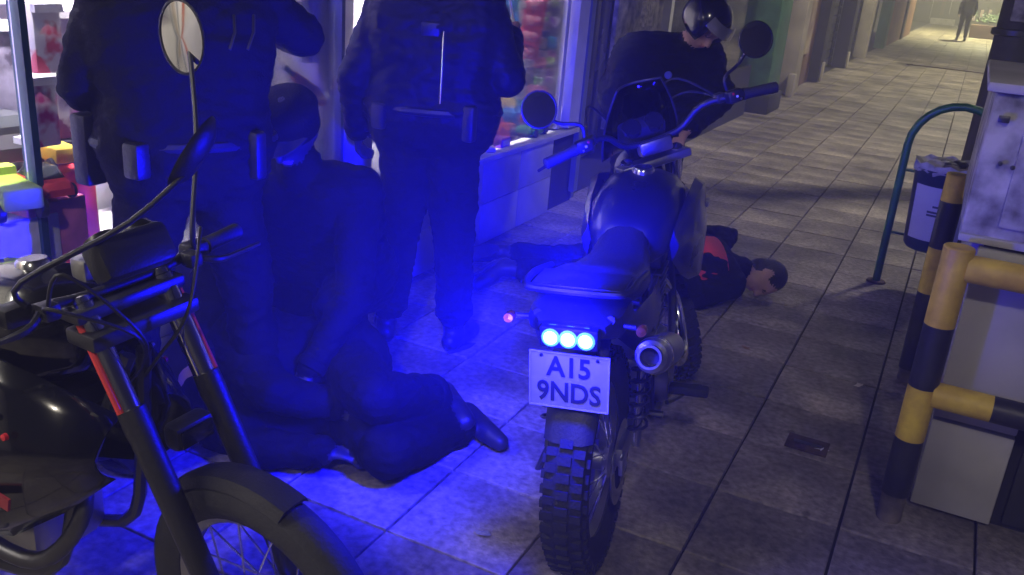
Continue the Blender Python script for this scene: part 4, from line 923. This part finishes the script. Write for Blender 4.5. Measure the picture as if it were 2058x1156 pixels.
# striped pipe barriers
def pipe_guard(name, base, top_z, rail_to, rail2_z, label, r=0.044, zs=None):
    g = empty(name, (base[0], base[1], 0), 0, label, 'barrier', 'striped pipe barriers guarding the cabinet')
    zs = zs or [0.0, 0.10, 0.30, 0.48, 0.685, top_z]
    ms = [m_raw, m_blk, m_yel, m_blk, m_yel]
    for a, b, m in zip(zs[:-1], zs[1:], ms):
        MB().tube([(0, 0, a), (0, 0, b)], r if m is not m_raw else r*0.86, 20, caps=True).build('post_band', m, g)
    MB().lathe([(0, 0.006), (r*0.93, 0.005), (r, 0)], (0, 0, top_z), (0, 0, 1), 20).build('cap', m_yel, g)
    for z, first in ((top_z-0.055, 0.24), (rail2_z, 0.165)):
        L_ = rail_to; x = r*0.7; k = 0
        while x < L_:
            d = first if k == 0 else 0.42
            MB().tube([(x, 0, z), (min(x+d, L_), 0, z)], r*0.93, 20).build('rail_band', m_yel if k % 2 == 0 else m_blk, g); x += d; k += 1
    return g
b1 = atz(1785, 1040); tz = aty(1892, 492, b1.y).z
g1 = pipe_guard('pipe_barrier', (b1.x, b1.y), tz, 1.15, aty(1885, 795, b1.y).z, 'near yellow and black striped pipe barrier in front of cabinet')
b2 = atz(1926, 352, tz)
g2 = pipe_guard('pipe_barrier', (b2.x, b2.y), tz, 1.15, aty(1885, 795, b1.y).z, 'striped pipe barrier behind cabinet with only its post showing', zs=[0, 0.06, tz-0.51, tz-0.31, tz-0.11, tz])
# utility cabinet: pedestal with panels, wider upper housing
YC = b1.y+0.13
bl_ = aty(1836, 975, YC); 
ul = aty(1938, 482, YC); ut = aty(1988, 182, YC)
x0, x1 = bl_.x, bl_.x+0.95
zu = ul.z; zt = ut.z; xu = (ul.x+ut.x)/2
cb = empty('utility_cabinet', (x0, YC, 0), 0, 'stained grey metal utility cabinet behind the striped barrier', 'cabinet')
def cp(mb, n, m, s=40): return put(mb.build(n, m, None, s), cb)
DY = b2.y-0.12-YC
cp(MB().box(((x0+x1)/2, YC+DY/2, zu/2), (x1-x0-0.03, DY-0.06, zu)), 'pedestal', m_gap)
px1 = aty(2043, 870, YC).x
for za, zb in ((0.02, 0.335), (0.345, zu-0.012)):
    cp(MB().box(((x0+px1)/2, YC+0.0, (za+zb)/2), (px1-x0, 0.05, zb-za), ch=0.006), 'front_panel', m_cab)
    cp(MB().box((x0+0.005, YC+DY/2, (za+zb)/2), (0.05, DY-0.08, zb-za), ch=0.006), 'side_panel', m_cab)
    cp(MB().box(((px1+0.03+x1)/2, YC+0.03, (za+zb)/2), (x1-px1-0.04, 0.04, zb-za), ch=0.006), 'front_panel', m_gap)
hw = x1+0.05-xu
cp(MB().box((xu+hw/2, YC+DY/2, (zu+zt)/2), (hw, DY+0.02, zt-zu), ch=0.012), 'housing', m_cabd)
cp(MB().box((xu+hw/2+0.035, YC-0.018, (zu+zt)/2+0.01), (hw-0.12, 0.02, zt-zu-0.10), ch=0.006), 'door', m_cabd)
cp(MB().box((xu+hw/2, YC+DY/2, zt+0.014), (hw+0.05, DY+0.07, 0.028), ch=0.006), 'lid', m_cab)
cp(MB().box((xu+hw/2, YC-0.012, zu+0.012), (hw, 0.02, 0.024), ch=0.004), 'drip_rail', m_cab)
for px, py in ((2010, 330), (2035, 338)):
    q = aty(px, py, YC-0.03); cp(MB().lathe([(0, 0.003), (0.006, 0.002), (0.007, -0.004)], q, (0, -1, 0), 10), 'bolt', m_steel)
q = aty(2018, 240, YC-0.03); cp(MB().box((q.x, q.y, q.z), (0.03, 0.012, 0.02), ch=0.003), 'latch', m_steel)
# green hoop with litter bin
m_hoop = mat('green_hoop_paint', (0.03, 0.14, 0.04), 0.4, var=0.2)
gb = atz(1760, 566)
gt = aty(1912, 210, gb.y+0.05)
hr = 0.24
hp = empty('green_hoop_stand', (gb.x, gb.y, 0), 0, 'bent dark green tube stand planted in the paving', 'stand')
htop = gt.z
pts = [V((0, 0, 0)), V((0, 0, htop-hr))]
for k in range(1, 13):
    a = math.pi-math.pi*k/12; pts.append(V((hr*1.0+hr*math.cos(a), 0, htop-hr+hr*math.sin(a))))
pts.append(V((2*hr, 0, 0.0)))
MB().tube(pts, 0.022, 14).build('tube', m_hoop, hp)
for x in (0, 2*hr): MB().lathe([(0, 0.012), (0.05, 0.010), (0.055, 0)], (x, 0, 0), (0, 0, 1), 16).build('foot_plate', m_rust, hp)
bz0, bz1 = aty(1835, 492, gb.y).z, aty(1850, 335, gb.y).z
lbn = empty('litter_bin', (gb.x+hr+0.0, gb.y, bz0), 0, 'blue litter bin with white notice and bag hung in green hoop', 'litter bin')
hb = bz1-bz0
MB().lathe([(0, 0), (0.135, 0), (0.15, 0.02), (0.175, hb), (0.185, hb+0.012), (0.165, hb+0.012), (0.15, 0.05), (0, 0.05)], (0, 0, 0), (0, 0, 1), 28).build('bucket', mat('bin_navy_plastic', (0.012, 0.03, 0.075), 0.4), lbn)
bag = MB(); n = 28; secs = []
for i in range(6):
    t = i/5; rr = 0.168+0.022*math.sin(t*3.1); z = hb-0.015+0.10*t if t < .6 else hb+0.045-0.10*(t-.6)
    secs.append([V(((rr+0.008*math.sin(j*5.1+i)-0.03*max(0, t-.6)*2)*math.cos(2*math.pi*j/n), (rr+0.008*math.sin(j*3.7+i*2)-0.03*max(0, t-.6)*2)*math.sin(2*math.pi*j/n), z+0.010*math.sin(j*2.3+i*1.3))) for j in range(n)])
bag.loft(secs, caps=False); bag.build('bag_rim', mat('bin_bag', (0.42, 0.42, 0.44), 0.28, var=0.3, scale=12), lbn)
# notice on the bucket, curved to its wall
nt_ = MB(); vs = []; fs = []
for i in range(9):
    a = R(-145+i*105/8)
    for z in (0.16, 0.84):
        rr = 0.150+0.026*z+0.004; vs.append((rr*math.cos(a), rr*math.sin(a), hb*z))
for i in range(8): fs.append((2*i, 2*i+2, 2*i+3, 2*i+1))
nt_.add(vs, fs); no = nt_.build('notice', mat('notice_white', (0.72, 0.72, 0.64), 0.6, var=0.06), lbn)
for k, (zz, a0, a1) in enumerate(((0.60, -104, -68), (0.53, -112, -62), (0.49, -112, -66))):
    ln = MB(); vs = []; fs = []
    for i in range(7):
        a = R(a0+(a1-a0)*i/6)
        for z in (zz-0.012, zz+0.014):
            rr = 0.150+0.026*z+0.0055; vs.append((rr*math.cos(a), rr*math.sin(a), hb*z))
    for i in range(6): fs.append((2*i, 2*i+2, 2*i+3, 2*i+1))
    ln.add(vs, fs); ln.build('text_line', mat('notice_ink', (0.06, 0.07, 0.09), 0.6), no)
for zz in (bz1-0.03-bz0, 0.05): MB().tube([(-hr, 0, zz), (-0.15, 0, zz)], 0.008, 8).build('hook', m_hoop, lbn)
for zz in (bz1-0.03-bz0, 0.05): MB().tube([(0.15, 0, zz), (hr, 0, zz)], 0.008, 8).build('hook', m_hoop, lbn)
rub = empty('rubbish_heap', (gb.x+hr, gb.y, bz1), 0, 'dark crumpled rubbish filling the litter bin', 'rubbish')
for k in range(9):
    a = k*2.4; rr = 0.025*k**0.5*1.6; MB().ell((rr*math.cos(a), rr*math.sin(a), -0.01+random.uniform(0, 0.04)), (0.05, 0.045, 0.035), 8, 5).build('scrap', [m_black, m_cab, m_raw][k % 3], rub, 0)
# dark column beyond the cabinet
pc = V((0.262, 8.6, 0))
pole = empty('dark_column', pc, 0, 'thick dark weathered post standing behind the cabinet', 'post')
MB().tube([(0, 0, 0), (0, 0, 0.3), (0, 0, 3.2)], [0.17, 0.15, 0.13], 14).build('shaft', mat('dark_post', (0.05, 0.048, 0.045), 0.7, var=0.35, scale=8, bump=0.5, bscale=25), pole)
MB().lathe([(0.16, 0), (0.175, 0.01), (0.175, 0.05), (0.16, 0.06)], (0, 0, 1.32), (0, 0, 1), 14).build('band', m_steel, pole)
MB().box((0.02, -0.16, 1.55), (0.16, 0.08, 0.22), ch=0.01).build('junction_box', m_cabd, pole)
# ---------------------------------------------------------------- toys and goods in the windows
def cm(n, c, r=0.45): return mat('toy_'+n, c, r, var=0.12, scale=14)
PAL = dict(red=(0.62, 0.05, 0.06), orange=(0.75, 0.18, 0.04), yellow=(0.70, 0.50, 0.06), green=(0.08, 0.42, 0.10), lime=(0.40, 0.58, 0.07), teal=(0.05, 0.40, 0.42), blue=(0.05, 0.22, 0.60), navy=(0.03, 0.05, 0.20), purple=(0.28, 0.08, 0.40), pink=(0.72, 0.22, 0.38), magenta=(0.50, 0.05, 0.28), white=(0.75, 0.74, 0.76), grey=(0.35, 0.35, 0.38), black=(0.03, 0.03, 0.035), brown=(0.22, 0.11, 0.06), cream=(0.62, 0.56, 0.42))
def C_(n): return cm(n, PAL[n])
def splat(name, base, blot, sc):       # printed card: pale ground with coloured blots
    if 'card_'+name in MATS: return MATS['card_'+name]
    m = bpy.data.materials.new('card_'+name); m.use_nodes = True; t = m.node_tree; n = t.nodes; L = t.links; b = n['Principled BSDF']; b.inputs['Roughness'].default_value = 0.35
    tc = n.new('ShaderNodeTexCoord'); nz = n.new('ShaderNodeTexNoise'); nz.inputs['Scale'].default_value = sc; nz.inputs['Detail'].default_value = 3; L.new(tc.outputs['Object'], nz.inputs['Vector'])
    rp = n.new('ShaderNodeValToRGB'); rp.color_ramp.elements[0].position = 0.47; rp.color_ramp.elements[1].position = 0.51; rp.color_ramp.elements[0].color = (*base, 1); rp.color_ramp.elements[1].color = (*blot, 1)
    L.new(nz.outputs['Fac'], rp.inputs['Fac']); L.new(rp.outputs[0], b.inputs['Base Color']); MATS['card_'+name] = m
    return m
def T_(p, rz=0, sc=1.0): return Matrix.Translation(p) @ Matrix.Rotation(rz, 4, 'Z') @ Matrix.Diagonal((sc, sc, sc, 1))
ZL = SILL+0.022
def thing(name, label, cat, p, rz=0, group=None): return empty(name, p, rz, label, cat, group)
def boxed(p, d, m1, m2, label, name='toy_box', rz=0, cat='box'):
    r = thing(name, label, cat, p, rz, 'goods in the shop windows')
    MB().box((0, 0, d[2]/2), d, ch=0.004).build('carton', m1, r); MB().box((d[0]/2+0.001, 0, d[2]*0.52), (0.004, d[1]*0.78, d[2]*0.62), ch=0.001).build('printed_panel', m2, r)
    MB().box((0, 0, d[2]+0.002), (d[0]*0.9, d[1]*0.9, 0.004)).build('lid', m1, r); return r
def truck(p, s, c1, c2, label, rz=0, name='toy_truck'):
    r = thing(name, label, 'toy', p, rz, 'goods in the shop windows')
    MB().box((0.0, -0.03*s, 0.075*s), (0.12*s, 0.20*s, 0.07*s), ch=0.012*s).build('cargo_bed', c1, r)
    b = MB().loft([[V((x*0.06*s, 0.075*s+y*s, z*s)) for x, y, z in ((-1, 0, .035), (-1, .11, .035), (-1, .11, .08), (-1, .06, .13), (-1, 0, .13))], [V((x*0.06*s, 0.075*s+y*s, z*s)) for x, y, z in ((1, 0, .035), (1, .11, .035), (1, .11, .08), (1, .06, .13), (1, 0, .13))]]).build('cab', c2, r)
    MB().box((0, 0.164*s, 0.103*s), (0.10*s, 0.004*s, 0.035*s), Matrix.Translation((0, 0.0, 0))).build('windscreen', cm('dark_glass', (0.03, 0.04, 0.06), 0.1), r)
    for x in (-1, 1):
        for y in (-0.09, 0.03, 0.13): MB().lathe([(0, -0.012*s), (0.03*s, -0.012*s), (0.033*s, 0), (0.03*s, 0.012*s), (0, 0.012*s)], (x*0.062*s, y*s, 0.033*s), (1, 0, 0), 14).build('wheel', C_('black'), r)
    return r
def car(p, s, c1, label, rz=0):
    r = thing('toy_car', label, 'toy', p, rz, 'goods in the shop windows')
    sec = lambda y, w, z0, z1: [V((-w*s, y*s, z0*s)), V((w*s, y*s, z0*s)), V((w*s, y*s, (z0+z1)/2*s)), V((w*0.75*s, y*s, z1*s)), V((-w*0.75*s, y*s, z1*s)), V((-w*s, y*s, (z0+z1)/2*s))]
    MB().loft([sec(-.17, .06, .03, .06), sec(-.14, .075, .025, .085), sec(-.05, .08, .025, .095), sec(.06, .08, .025, .09), sec(.14, .072, .025, .07), sec(.18, .05, .03, .05)]).build('car_body', c1, r, 30)
    MB().loft([sec(-.10, .06, .085, .095), sec(-.06, .062, .085, .135), sec(.02, .06, .085, .135), sec(.08, .055, .08, .092)]).build('cabin', cm('smoked', (0.05, 0.055, 0.06), 0.08), r, 30)
    for x in (-1, 1):
        for y in (-0.11, 0.10): MB().lathe([(0, -0.013*s), (0.03*s, -0.013*s), (0.034*s, 0), (0.03*s, 0.013*s), (0, 0.013*s)], (x*0.076*s, y*s, 0.034*s), (1, 0, 0), 14).build('wheel', C_('black'), r)
    return r
def bottle(p, h, c1, c2, label):
    r = thing('bottle', label, 'bottle', p, 0, 'goods in the shop windows')
    MB().lathe([(0, 0), (0.24*h*.5, 0), (0.25*h*.5, 0.03*h), (0.25*h*.5, 0.6*h), (0.09*h, 0.74*h), (0.05*h, 0.80*h), (0.05*h, 0.9*h), (0, 0.9*h)], n=16).build('vessel', c1, r)
    MB().lathe([(0, 0.87*h), (0.06*h, 0.87*h), (0.06*h, h), (0.045*h, 1.01*h), (0, 1.01*h)], n=14).build('cap', c2, r); MB().lathe([(0.127*h, 0.2*h), (0.129*h, 0.21*h), (0.129*h, 0.5*h), (0.127*h, 0.51*h)], n=16).build('wrap_label', C_('white'), r); return r
def ball(p, rad, c1, c2, label):
    r = thing('toy_ball', label, 'ball', p, 0, 'goods in the shop windows'); MB().ell((0, 0, rad), (rad, rad, rad), 20, 14).build('shell', c1, r, 60)
    MB().lathe([(rad*1.004*math.cos(a), rad*1.004*math.sin(a)) for a in (-0.28, -0.1, 0.1, 0.28)], c=(0, 0, rad), n=24, axis=(0.3, 0.2, 1)).build('stripe', c2, r, 60); return r
def blaster(p, s, c1, c2, label, rot):
    r = thing('toy_blaster', label, 'toy', p, 0, 'goods in the shop windows'); r.rotation_euler = rot
    MB().prism([(0, -.16, .02), (0, .02, 0), (0, .05, -.09), (0, .10, -.09), (0, .085, .01), (0, .17, .02), (0, .17, .065), (0, .05, .085), (0, -.16, .06)], (0.035, 0, 0), Matrix.Diagonal((s, s, s, 1))).build('shell', c1, r, 30)
    MB().tube([(0.017*s, -.16*s, .04*s), (0.017*s, -.23*s, .04*s)], 0.016*s, 12).build('barrel', c2, r); MB().tube(smoothpts([(0.017*s, -.01*s, 0), (0.017*s, -.02*s, -.045*s), (0.017*s, .03*s, -.05*s)], 4), 0.006*s, 6).build('trigger_guard', c2, r); return r
def doll(p, h, c1, c2, label):
    r = thing('toy_doll', label, 'toy', p, 0, 'goods in the shop windows')
    MB().ell((0, 0, 0.86*h), (0.11*h, 0.11*h, 0.12*h)).build('head', cm('dollskin', (0.6, 0.42, 0.34)), r, 60); MB().ell((-0.02*h, 0, 0.90*h), (0.12*h, 0.125*h, 0.11*h)).build('hair', C_('brown'), r, 60)
    MB().lathe([(0.20*h, 0.15*h), (0.16*h, 0.35*h), (0.09*h, 0.60*h), (0.10*h, 0.72*h), (0.03*h, 0.77*h)], n=16).build('dress', c1, r, 60)
    for s in (-1, 1):
        MB().tube([(0, s*0.09*h, 0.70*h), (0.02*h, s*0.19*h, 0.48*h)], 0.028*h, 8).build('arm', c2, r); MB().tube([(0, s*0.06*h, 0.2*h), (0, s*0.06*h, 0.0)], 0.035*h, 8).build('leg', c2, r)
    return r
def pack(p, d, m1, m2, label, rz=0):   # hanging blister pack
    r = thing('hanging_pack', label, 'packet', p, rz, 'goods in the shop windows')
    MB().box((0, 0, 0), (0.012, d[0], d[1]), ch=0.002).build('card', m1, r); MB().box((0.022, 0, -0.1*d[1]), (0.035, d[0]*0.75, d[1]*0.6), ch=0.012).build('blister', m2, r)
    MB().tube([(-0.05, 0, d[1]*0.44), (0.03, 0, d[1]*0.44)], 0.003, 6).build('hook', m_steel, r); return r
def at(px, py, back, z=None):  # a spot behind the glass seen at this pixel: back = metres behind the glass
    q = atx(px, py, WX-back); return V((q.x, q.y, q.z if z is None else z))
XL = WX
# right window: row along the ledge, with boxes and a hanging strip of red packs
sp_r = []
def L_(px, back, lift=0.0): q = atx(px, 300, WX-back); return V((WX-back, q.y, ZL+lift))
boxed(L_(955, .10), (0.12, 0.16, 0.10), C_('pink'), splat('pinkbox', (0.7, 0.3, 0.4), (0.3, 0.1, 0.4), 18), 'pink toy box low on the window ledge next to white packets')
boxed(L_(962, .20, 0.0), (0.10, 0.10, 0.30), C_('magenta'), C_('white'), 'tall magenta and white carton at left of right window')
ball(L_(958, .20, 0.306), 0.045, C_('white'), C_('grey'), 'small white ball on top of the tall magenta carton')
truck(L_(1032, .24), 1.35, C_('blue'), C_('teal'), 'large bright blue toy truck in the right window', R(10))
car(L_(1066, .09), 0.80, C_('green'), 'pale green toy car at front of right window ledge', R(4))
boxed(L_(1092, .13), (0.12, 0.17, 0.09), C_('navy'), splat('navybox', (0.05, 0.06, 0.25), (0.6, 0.6, 0.6), 20), 'dark blue carton on ledge below hanging red packs')
boxed(L_(1095, .13, 0.097), (0.11, 0.16, 0.035), C_('cream'), C_('orange'), 'flat cream and orange box lying on the dark blue carton')
boxed(L_(1118, .12), (0.10, 0.12, 0.12), C_('white'), splat('greybox', (0.6, 0.58, 0.6), (0.4, 0.38, 0.45), 14), 'pale grey box at right end of the window ledge')
doll(L_(1075, .36), 0.36, C_('red'), C_('pink'), 'doll in red dress behind the green toy car')
bottle(L_(1108, .34), 0.28, C_('white'), C_('blue'), 'white bottle with blue cap at the right window end')
bottle(L_(1000, .36), 0.30, C_('teal'), C_('white'), 'teal bottle with white cap behind the blue toy truck')
boxed(L_(1003, .07), (0.09, 0.12, 0.05), C_('purple'), C_('cream'), 'low purple box at the ledge front before the blue truck')
boxed(L_(1018, .14, 0.0), (0.08, 0.09, 0.09), C_('orange'), C_('white'), 'small orange cube box near the blue toy truck')
for k, (px, c, nm) in enumerate(((936, 'white', 'leftmost white packet lying on the right window ledge'), (958, 'grey', 'grey packet lying second on the right window ledge'), (982, 'cream', 'cream packet lying third on the right window ledge'))):
    r = thing('packet', nm, 'packet', L_(px, .045), R(20*k), 'goods in the shop windows'); MB().box((0, 0, 0.016), (0.07, 0.11, 0.032), ch=0.012).build('pouch', C_(c), r); MB().box((0, 0.058, 0.018), (0.06, 0.012, 0.006)).build('seal', C_('white'), r)
for k in range(4):
    q = aty(1080-k*6, 6+k*32, 5.60); pack(q, (0.15, 0.105), C_('red'), splat('redpack', (0.65, 0.08, 0.14), (0.75, 0.4, 0.42), 22), ['topmost', 'second', 'third', 'lowest'][k]+' red packet in the hanging strip in right window', R(-90))
cols = ['red', 'yellow', 'teal', 'pink', 'white', 'blue', 'orange', 'lime', 'cream', 'magenta', 'grey', 'green', 'purple', 'navy', 'brown']
rowsn = ['top', 'second', 'third', 'bottom']
pale = ['white', 'grey', 'cream', 'teal', 'white', 'pink', 'grey', 'blue', 'white', 'purple', 'cream', 'yellow', 'white', 'grey', 'navy', 'white']
for i in range(5):
    for j, px in enumerate((1003, 1031, 1098, 1124)):
        c = pale[(i*4+j*3) % 16]; q = aty(px-i*3, 2+i*40, 5.70)
        if q.x > WX-0.06: continue
        pack(q, (0.105, 0.125), C_(c), splat('g%d%d' % (i, j), PAL[pale[(i*3+j*5+2) % 16]], PAL[cols[(i*5+j+4) % 15]], 26+j*3), '%s packet on the end wall of right window, %s row, %s column' % (c, ['top', 'second', 'third', 'fourth', 'bottom'][i], ['first', 'second', 'third', 'last'][j]), R(-90))
for i in range(4):
    for j in range(3):
        c = cols[(i*4+j*5+3) % 15]
        pack(V((WX-0.55-0.03*(j % 2), 2.42+j*0.21, 1.52-i*0.24)), (0.18, 0.20), C_(c), splat('h%d%d' % (i, j), PAL[cols[(i*7+j*3+1) % 15]], PAL[cols[(i+j*5+9) % 15]], 17+j*3), '%s packet, number %s from left, %s row beside the pale pillar' % (c, ['one', 'two', 'three'][j], rowsn[i]))
lg = [(1012, .30, 'boxed', 'yellow', 0.20), (1045, .42, 'boxed', 'white', 0.28), (1060, .26, 'ball', 'pink', 0.06), (1080, .22, 'boxed', 'teal', 0.14), (1100, .24, 'boxed', 'cream', 0.22), (1046, .12, 'bottle', 'orange', 0.17), (1058, .12, 'bottle', 'magenta', 0.15), (1124, .25, 'boxed', 'pink', 0.26), (975, .30, 'boxed', 'lime', 0.22), (990, .24, 'ball', 'red', 0.07), (1068, .44, 'boxed', 'blue', 0.36), (1090, .44, 'boxed', 'red', 0.30)]
for px, bk, kd, c, h in lg:
    p = L_(px, bk)
    if p.y > 5.68: p.y = 5.68
    if kd == 'boxed': boxed(p, (0.10, 0.13, h), C_(c), splat('lg'+c, PAL[c], (0.65, 0.62, 0.6), 19), '%s upright carton standing among the goods in right window' % c, rz=R(-60))
    elif kd == 'ball': ball(p, h, C_(c), C_('white'), '%s ball on the ledge of the right window' % c)
    else: bottle(p, h, C_(c), C_('white'), '%s bottle at the front of right window ledge' % c)
# left window near the pillar
boxed(L_(600, .30), (0.10, 0.30, 0.30), C_('grey'), splat('bluewhite', (0.35, 0.42, 0.55), (0.6, 0.62, 0.65), 10), 'blue and white carton beside pillar behind the crouching head')
blaster(at(610, 190, .10), 0.72, C_('orange'), C_('black'), 'orange toy blaster propped up beside the pale pillar', (R(-35), 0, R(90)*0))
boxed(at(650, 400, .10, ZL), (0.10, 0.15, 0.12), C_('cream'), splat('redcream', (0.6, 0.5, 0.45), (0.55, 0.06, 0.10), 20), 'cream and red box at the pillar foot of left window')
boxed(at(655, 330, .18, ZL+0.13), (0.12, 0.14, 0.12), C_('teal'), splat('tealcard', (0.55, 0.6, 0.6), (0.1, 0.25, 0.35), 18), 'teal patterned box stacked beside the pillar, middle')
boxed(at(655, 250, .18, ZL+0.255), (0.12, 0.14, 0.17), C_('white'), splat('whitecard', (0.62, 0.64, 0.6), (0.2, 0.3, 0.3), 16), 'white patterned box topmost beside the pillar')
boxed(at(655, 330, .18, ZL), (0.13, 0.15, 0.128), C_('magenta'), splat('magcard', (0.5, 0.3, 0.4), (0.6, 0.5, 0.5), 18), 'magenta box lowest of three beside the pillar')
boxed(at(560, 300, .22, ZL), (0.12, 0.22, 0.24), C_('purple'), splat('purp', (0.3, 0.12, 0.4), (0.6, 0.5, 0.6), 14), 'purple carton hidden mostly behind the crouching head')
r = thing('window_shelf', 'dark shelf board across the left window above the blaster', 'shelf', V((WX-0.35, 2.65, at(600, 165, .30).z)), 0)
MB().box((0, 0, 0), (0.45, 0.55, 0.02)).build('board', m_dframe, r); MB().box((0.15, 0, -0.04), (0.02, 0.02, 0.06)).build('bracket', m_steel, r)
boxed(V((WX-0.32, 2.72, at(600, 165, .30).z+0.012)), (0.2, 0.28, 0.25), C_('brown'), splat('brownred', (0.35, 0.15, 0.12), (0.5, 0.3, 0.3), 10), 'brown and red carton on the dark shelf in left window')
# far left: white display frames with red blots, dark dome car, bright toys
def slab(px0, px1, py0, py1, back, m, label, name='display_card'):
    a = at(px0, py1, back); b = at(px1, py0, back)
    r = thing(name, label, 'display', V((a.x, (a.y+b.y)/2, a.z)), 0); dy = abs(b.y-a.y); dz = abs(b.z-a.z)
    MB().box((0, 0, dz/2), (0.03, dy, dz), ch=0.004).build('board', m, r); MB().box((0.02, 0, dz-0.012), (0.02, dy*1.02, 0.024)).build('top_edge', C_('white'), r); MB().box((-0.05, 0, 0.01), (0.08, dy*0.5, 0.02)).build('foot', C_('white'), r); return r
slab(70, 112, 6, 148, .12, splat('blotA', (0.66, 0.64, 0.66), (0.50, 0.06, 0.12), 7.3), 'upper white display card with red blots at far left')
slab(50, 104, 150, 300, .10, splat('blotB', (0.66, 0.64, 0.66), (0.45, 0.03, 0.20), 6.1), 'lower white display card with magenta blots at far left')
slab(114, 185, 18, 130, .26, splat('blotC', (0.5, 0.48, 0.55), (0.22, 0.05, 0.16), 9), 'purple mottled card behind the upper white card')
slab(108, 170, 160, 280, .24, splat('blotD', (0.5, 0.5, 0.56), (0.18, 0.06, 0.18), 8), 'grey mottled card behind the lower white card')
slab(-60, 45, -10, 40, .35, C_('white'), 'plain white card at upper left corner of window')
slab(-60, 44, 44, 260, .50, mat('night_print', (0.03, 0.025, 0.04), 0.3, col2=(0.35, 0.33, 0.45), scale=7), 'dark printed card at far left of the window')
def riser(p, dx, dy, c, label):
    hgt = p.z-ZL-0.004
    if hgt < 0.02: return
    r = thing('display_riser', label, 'stand', V((p.x, p.y, ZL)), 0); MB().box((0, 0, hgt/2), (dx, dy, hgt), ch=0.006).build('block', C_(c), r); MB().box((dx/2+0.002, 0, 0.02), (0.006, dy*0.8, 0.03)).build('price_rail', C_('white'), r)
q = at(28, 330, .34); car(q, 1.25, C_('black'), 'large black toy car at far left with shiny roof', R(-8)); riser(q, 0.22, 0.44, 'cream', 'cream display riser under the large black toy car')
q = at(20, 430, .09); truck(q, 0.95, C_('lime'), C_('lime'), 'lime green toy truck at far left window edge', R(75)); riser(q, 0.14, 0.22, 'white', 'white display riser under the lime green toy truck')
q = at(82, 392, .10); car(q, 0.72, C_('red'), 'bright red toy car at far left beside the lime truck', R(80)); riser(q, 0.15, 0.20, 'pink', 'pink display riser under the bright red toy car')
q = at(112, 335, .20); truck(q, 0.7, C_('yellow'), C_('orange'), 'yellow toy truck with orange cab at far left', R(80)); riser(q, 0.14, 0.18, 'red', 'red display riser under the yellow toy truck')
truck(V((WX-0.05, at(62, 478, .05).y, ZL)), 0.62, C_('green'), C_('white'), 'green toy truck with white cab low at far left', R(85))
boxed(V((WX-0.05, at(120, 450, .05).y, ZL)), (0.06, 0.09, 0.10), C_('pink'), splat('pinkred', (0.6, 0.3, 0.35), (0.5, 0.05, 0.08), 20), 'pink and red box right of the green toy truck')
boxed(V((WX-0.05, at(-10, 480, .05).y, ZL)), (0.06, 0.12, 0.09), C_('white'), splat('rw', (0.6, 0.6, 0.6), (0.5, 0.06, 0.08), 15), 'white and red box at the extreme left of window')
# litter on the paving
for px, py, nm, cc, lb in ((1650, 905, 'paper_scrap', 'white', 'tiny white paper scrap right of the square access cover'), (968, 1072, 'paper_scrap', 'grey', 'small pale paper scrap on slab left of the rear wheel'), (1725, 775, 'paper_scrap', 'cream', 'crumpled cream paper scrap left of the striped barrier'), (1500, 700, 'leaf', 'brown', 'dry brown leaf on slab near the lying head')):
    q = atz(px, py, 0.004); r = thing(nm, lb, 'litter', q, random.uniform(0, 3)); b = MB(); n = 7
    vs = [(0, 0, 0.006)]+[(0.022*(1+0.4*math.sin(k*2.7))*math.cos(k*2*math.pi/n), 0.015*(1+0.4*math.sin(k*1.9))*math.sin(k*2*math.pi/n), 0.004*(k % 2)) for k in range(n)]
    b.add(vs, [(0, 1+k, 1+(k+1) % n) for k in range(n)]); b.build('flake', C_(cc), r, 0)
    MB().add([(0, 0, 0.001), (0.02, 0.012, 0.001), (0.03, -0.004, 0.003), (0.01, -0.012, 0.002)], [(0, 1, 2, 3)]).build('fold', C_(cc), r, 0)

# ---------------------------------------------------------------- haze volume added to imitate the glare veil around the blue lights
hz = MB().box((4.5, 24, 3.2), (27, 72, 10.4)).build('veil_haze', None, None, 0); tag(hz, kind='stuff')
hm_ = bpy.data.materials.new('glare_veil_haze'); hm_.use_nodes = True; n = hm_.node_tree.nodes; n.remove(n['Principled BSDF'])
pv = n.new('ShaderNodeVolumePrincipled'); pv.inputs['Density'].default_value = HAZE; pv.inputs['Color'].default_value = (0.9, 0.9, 0.95, 1)
hm_.node_tree.links.new(pv.outputs[0], n['Material Output'].inputs['Volume']); hz.data.materials.append(hm_)
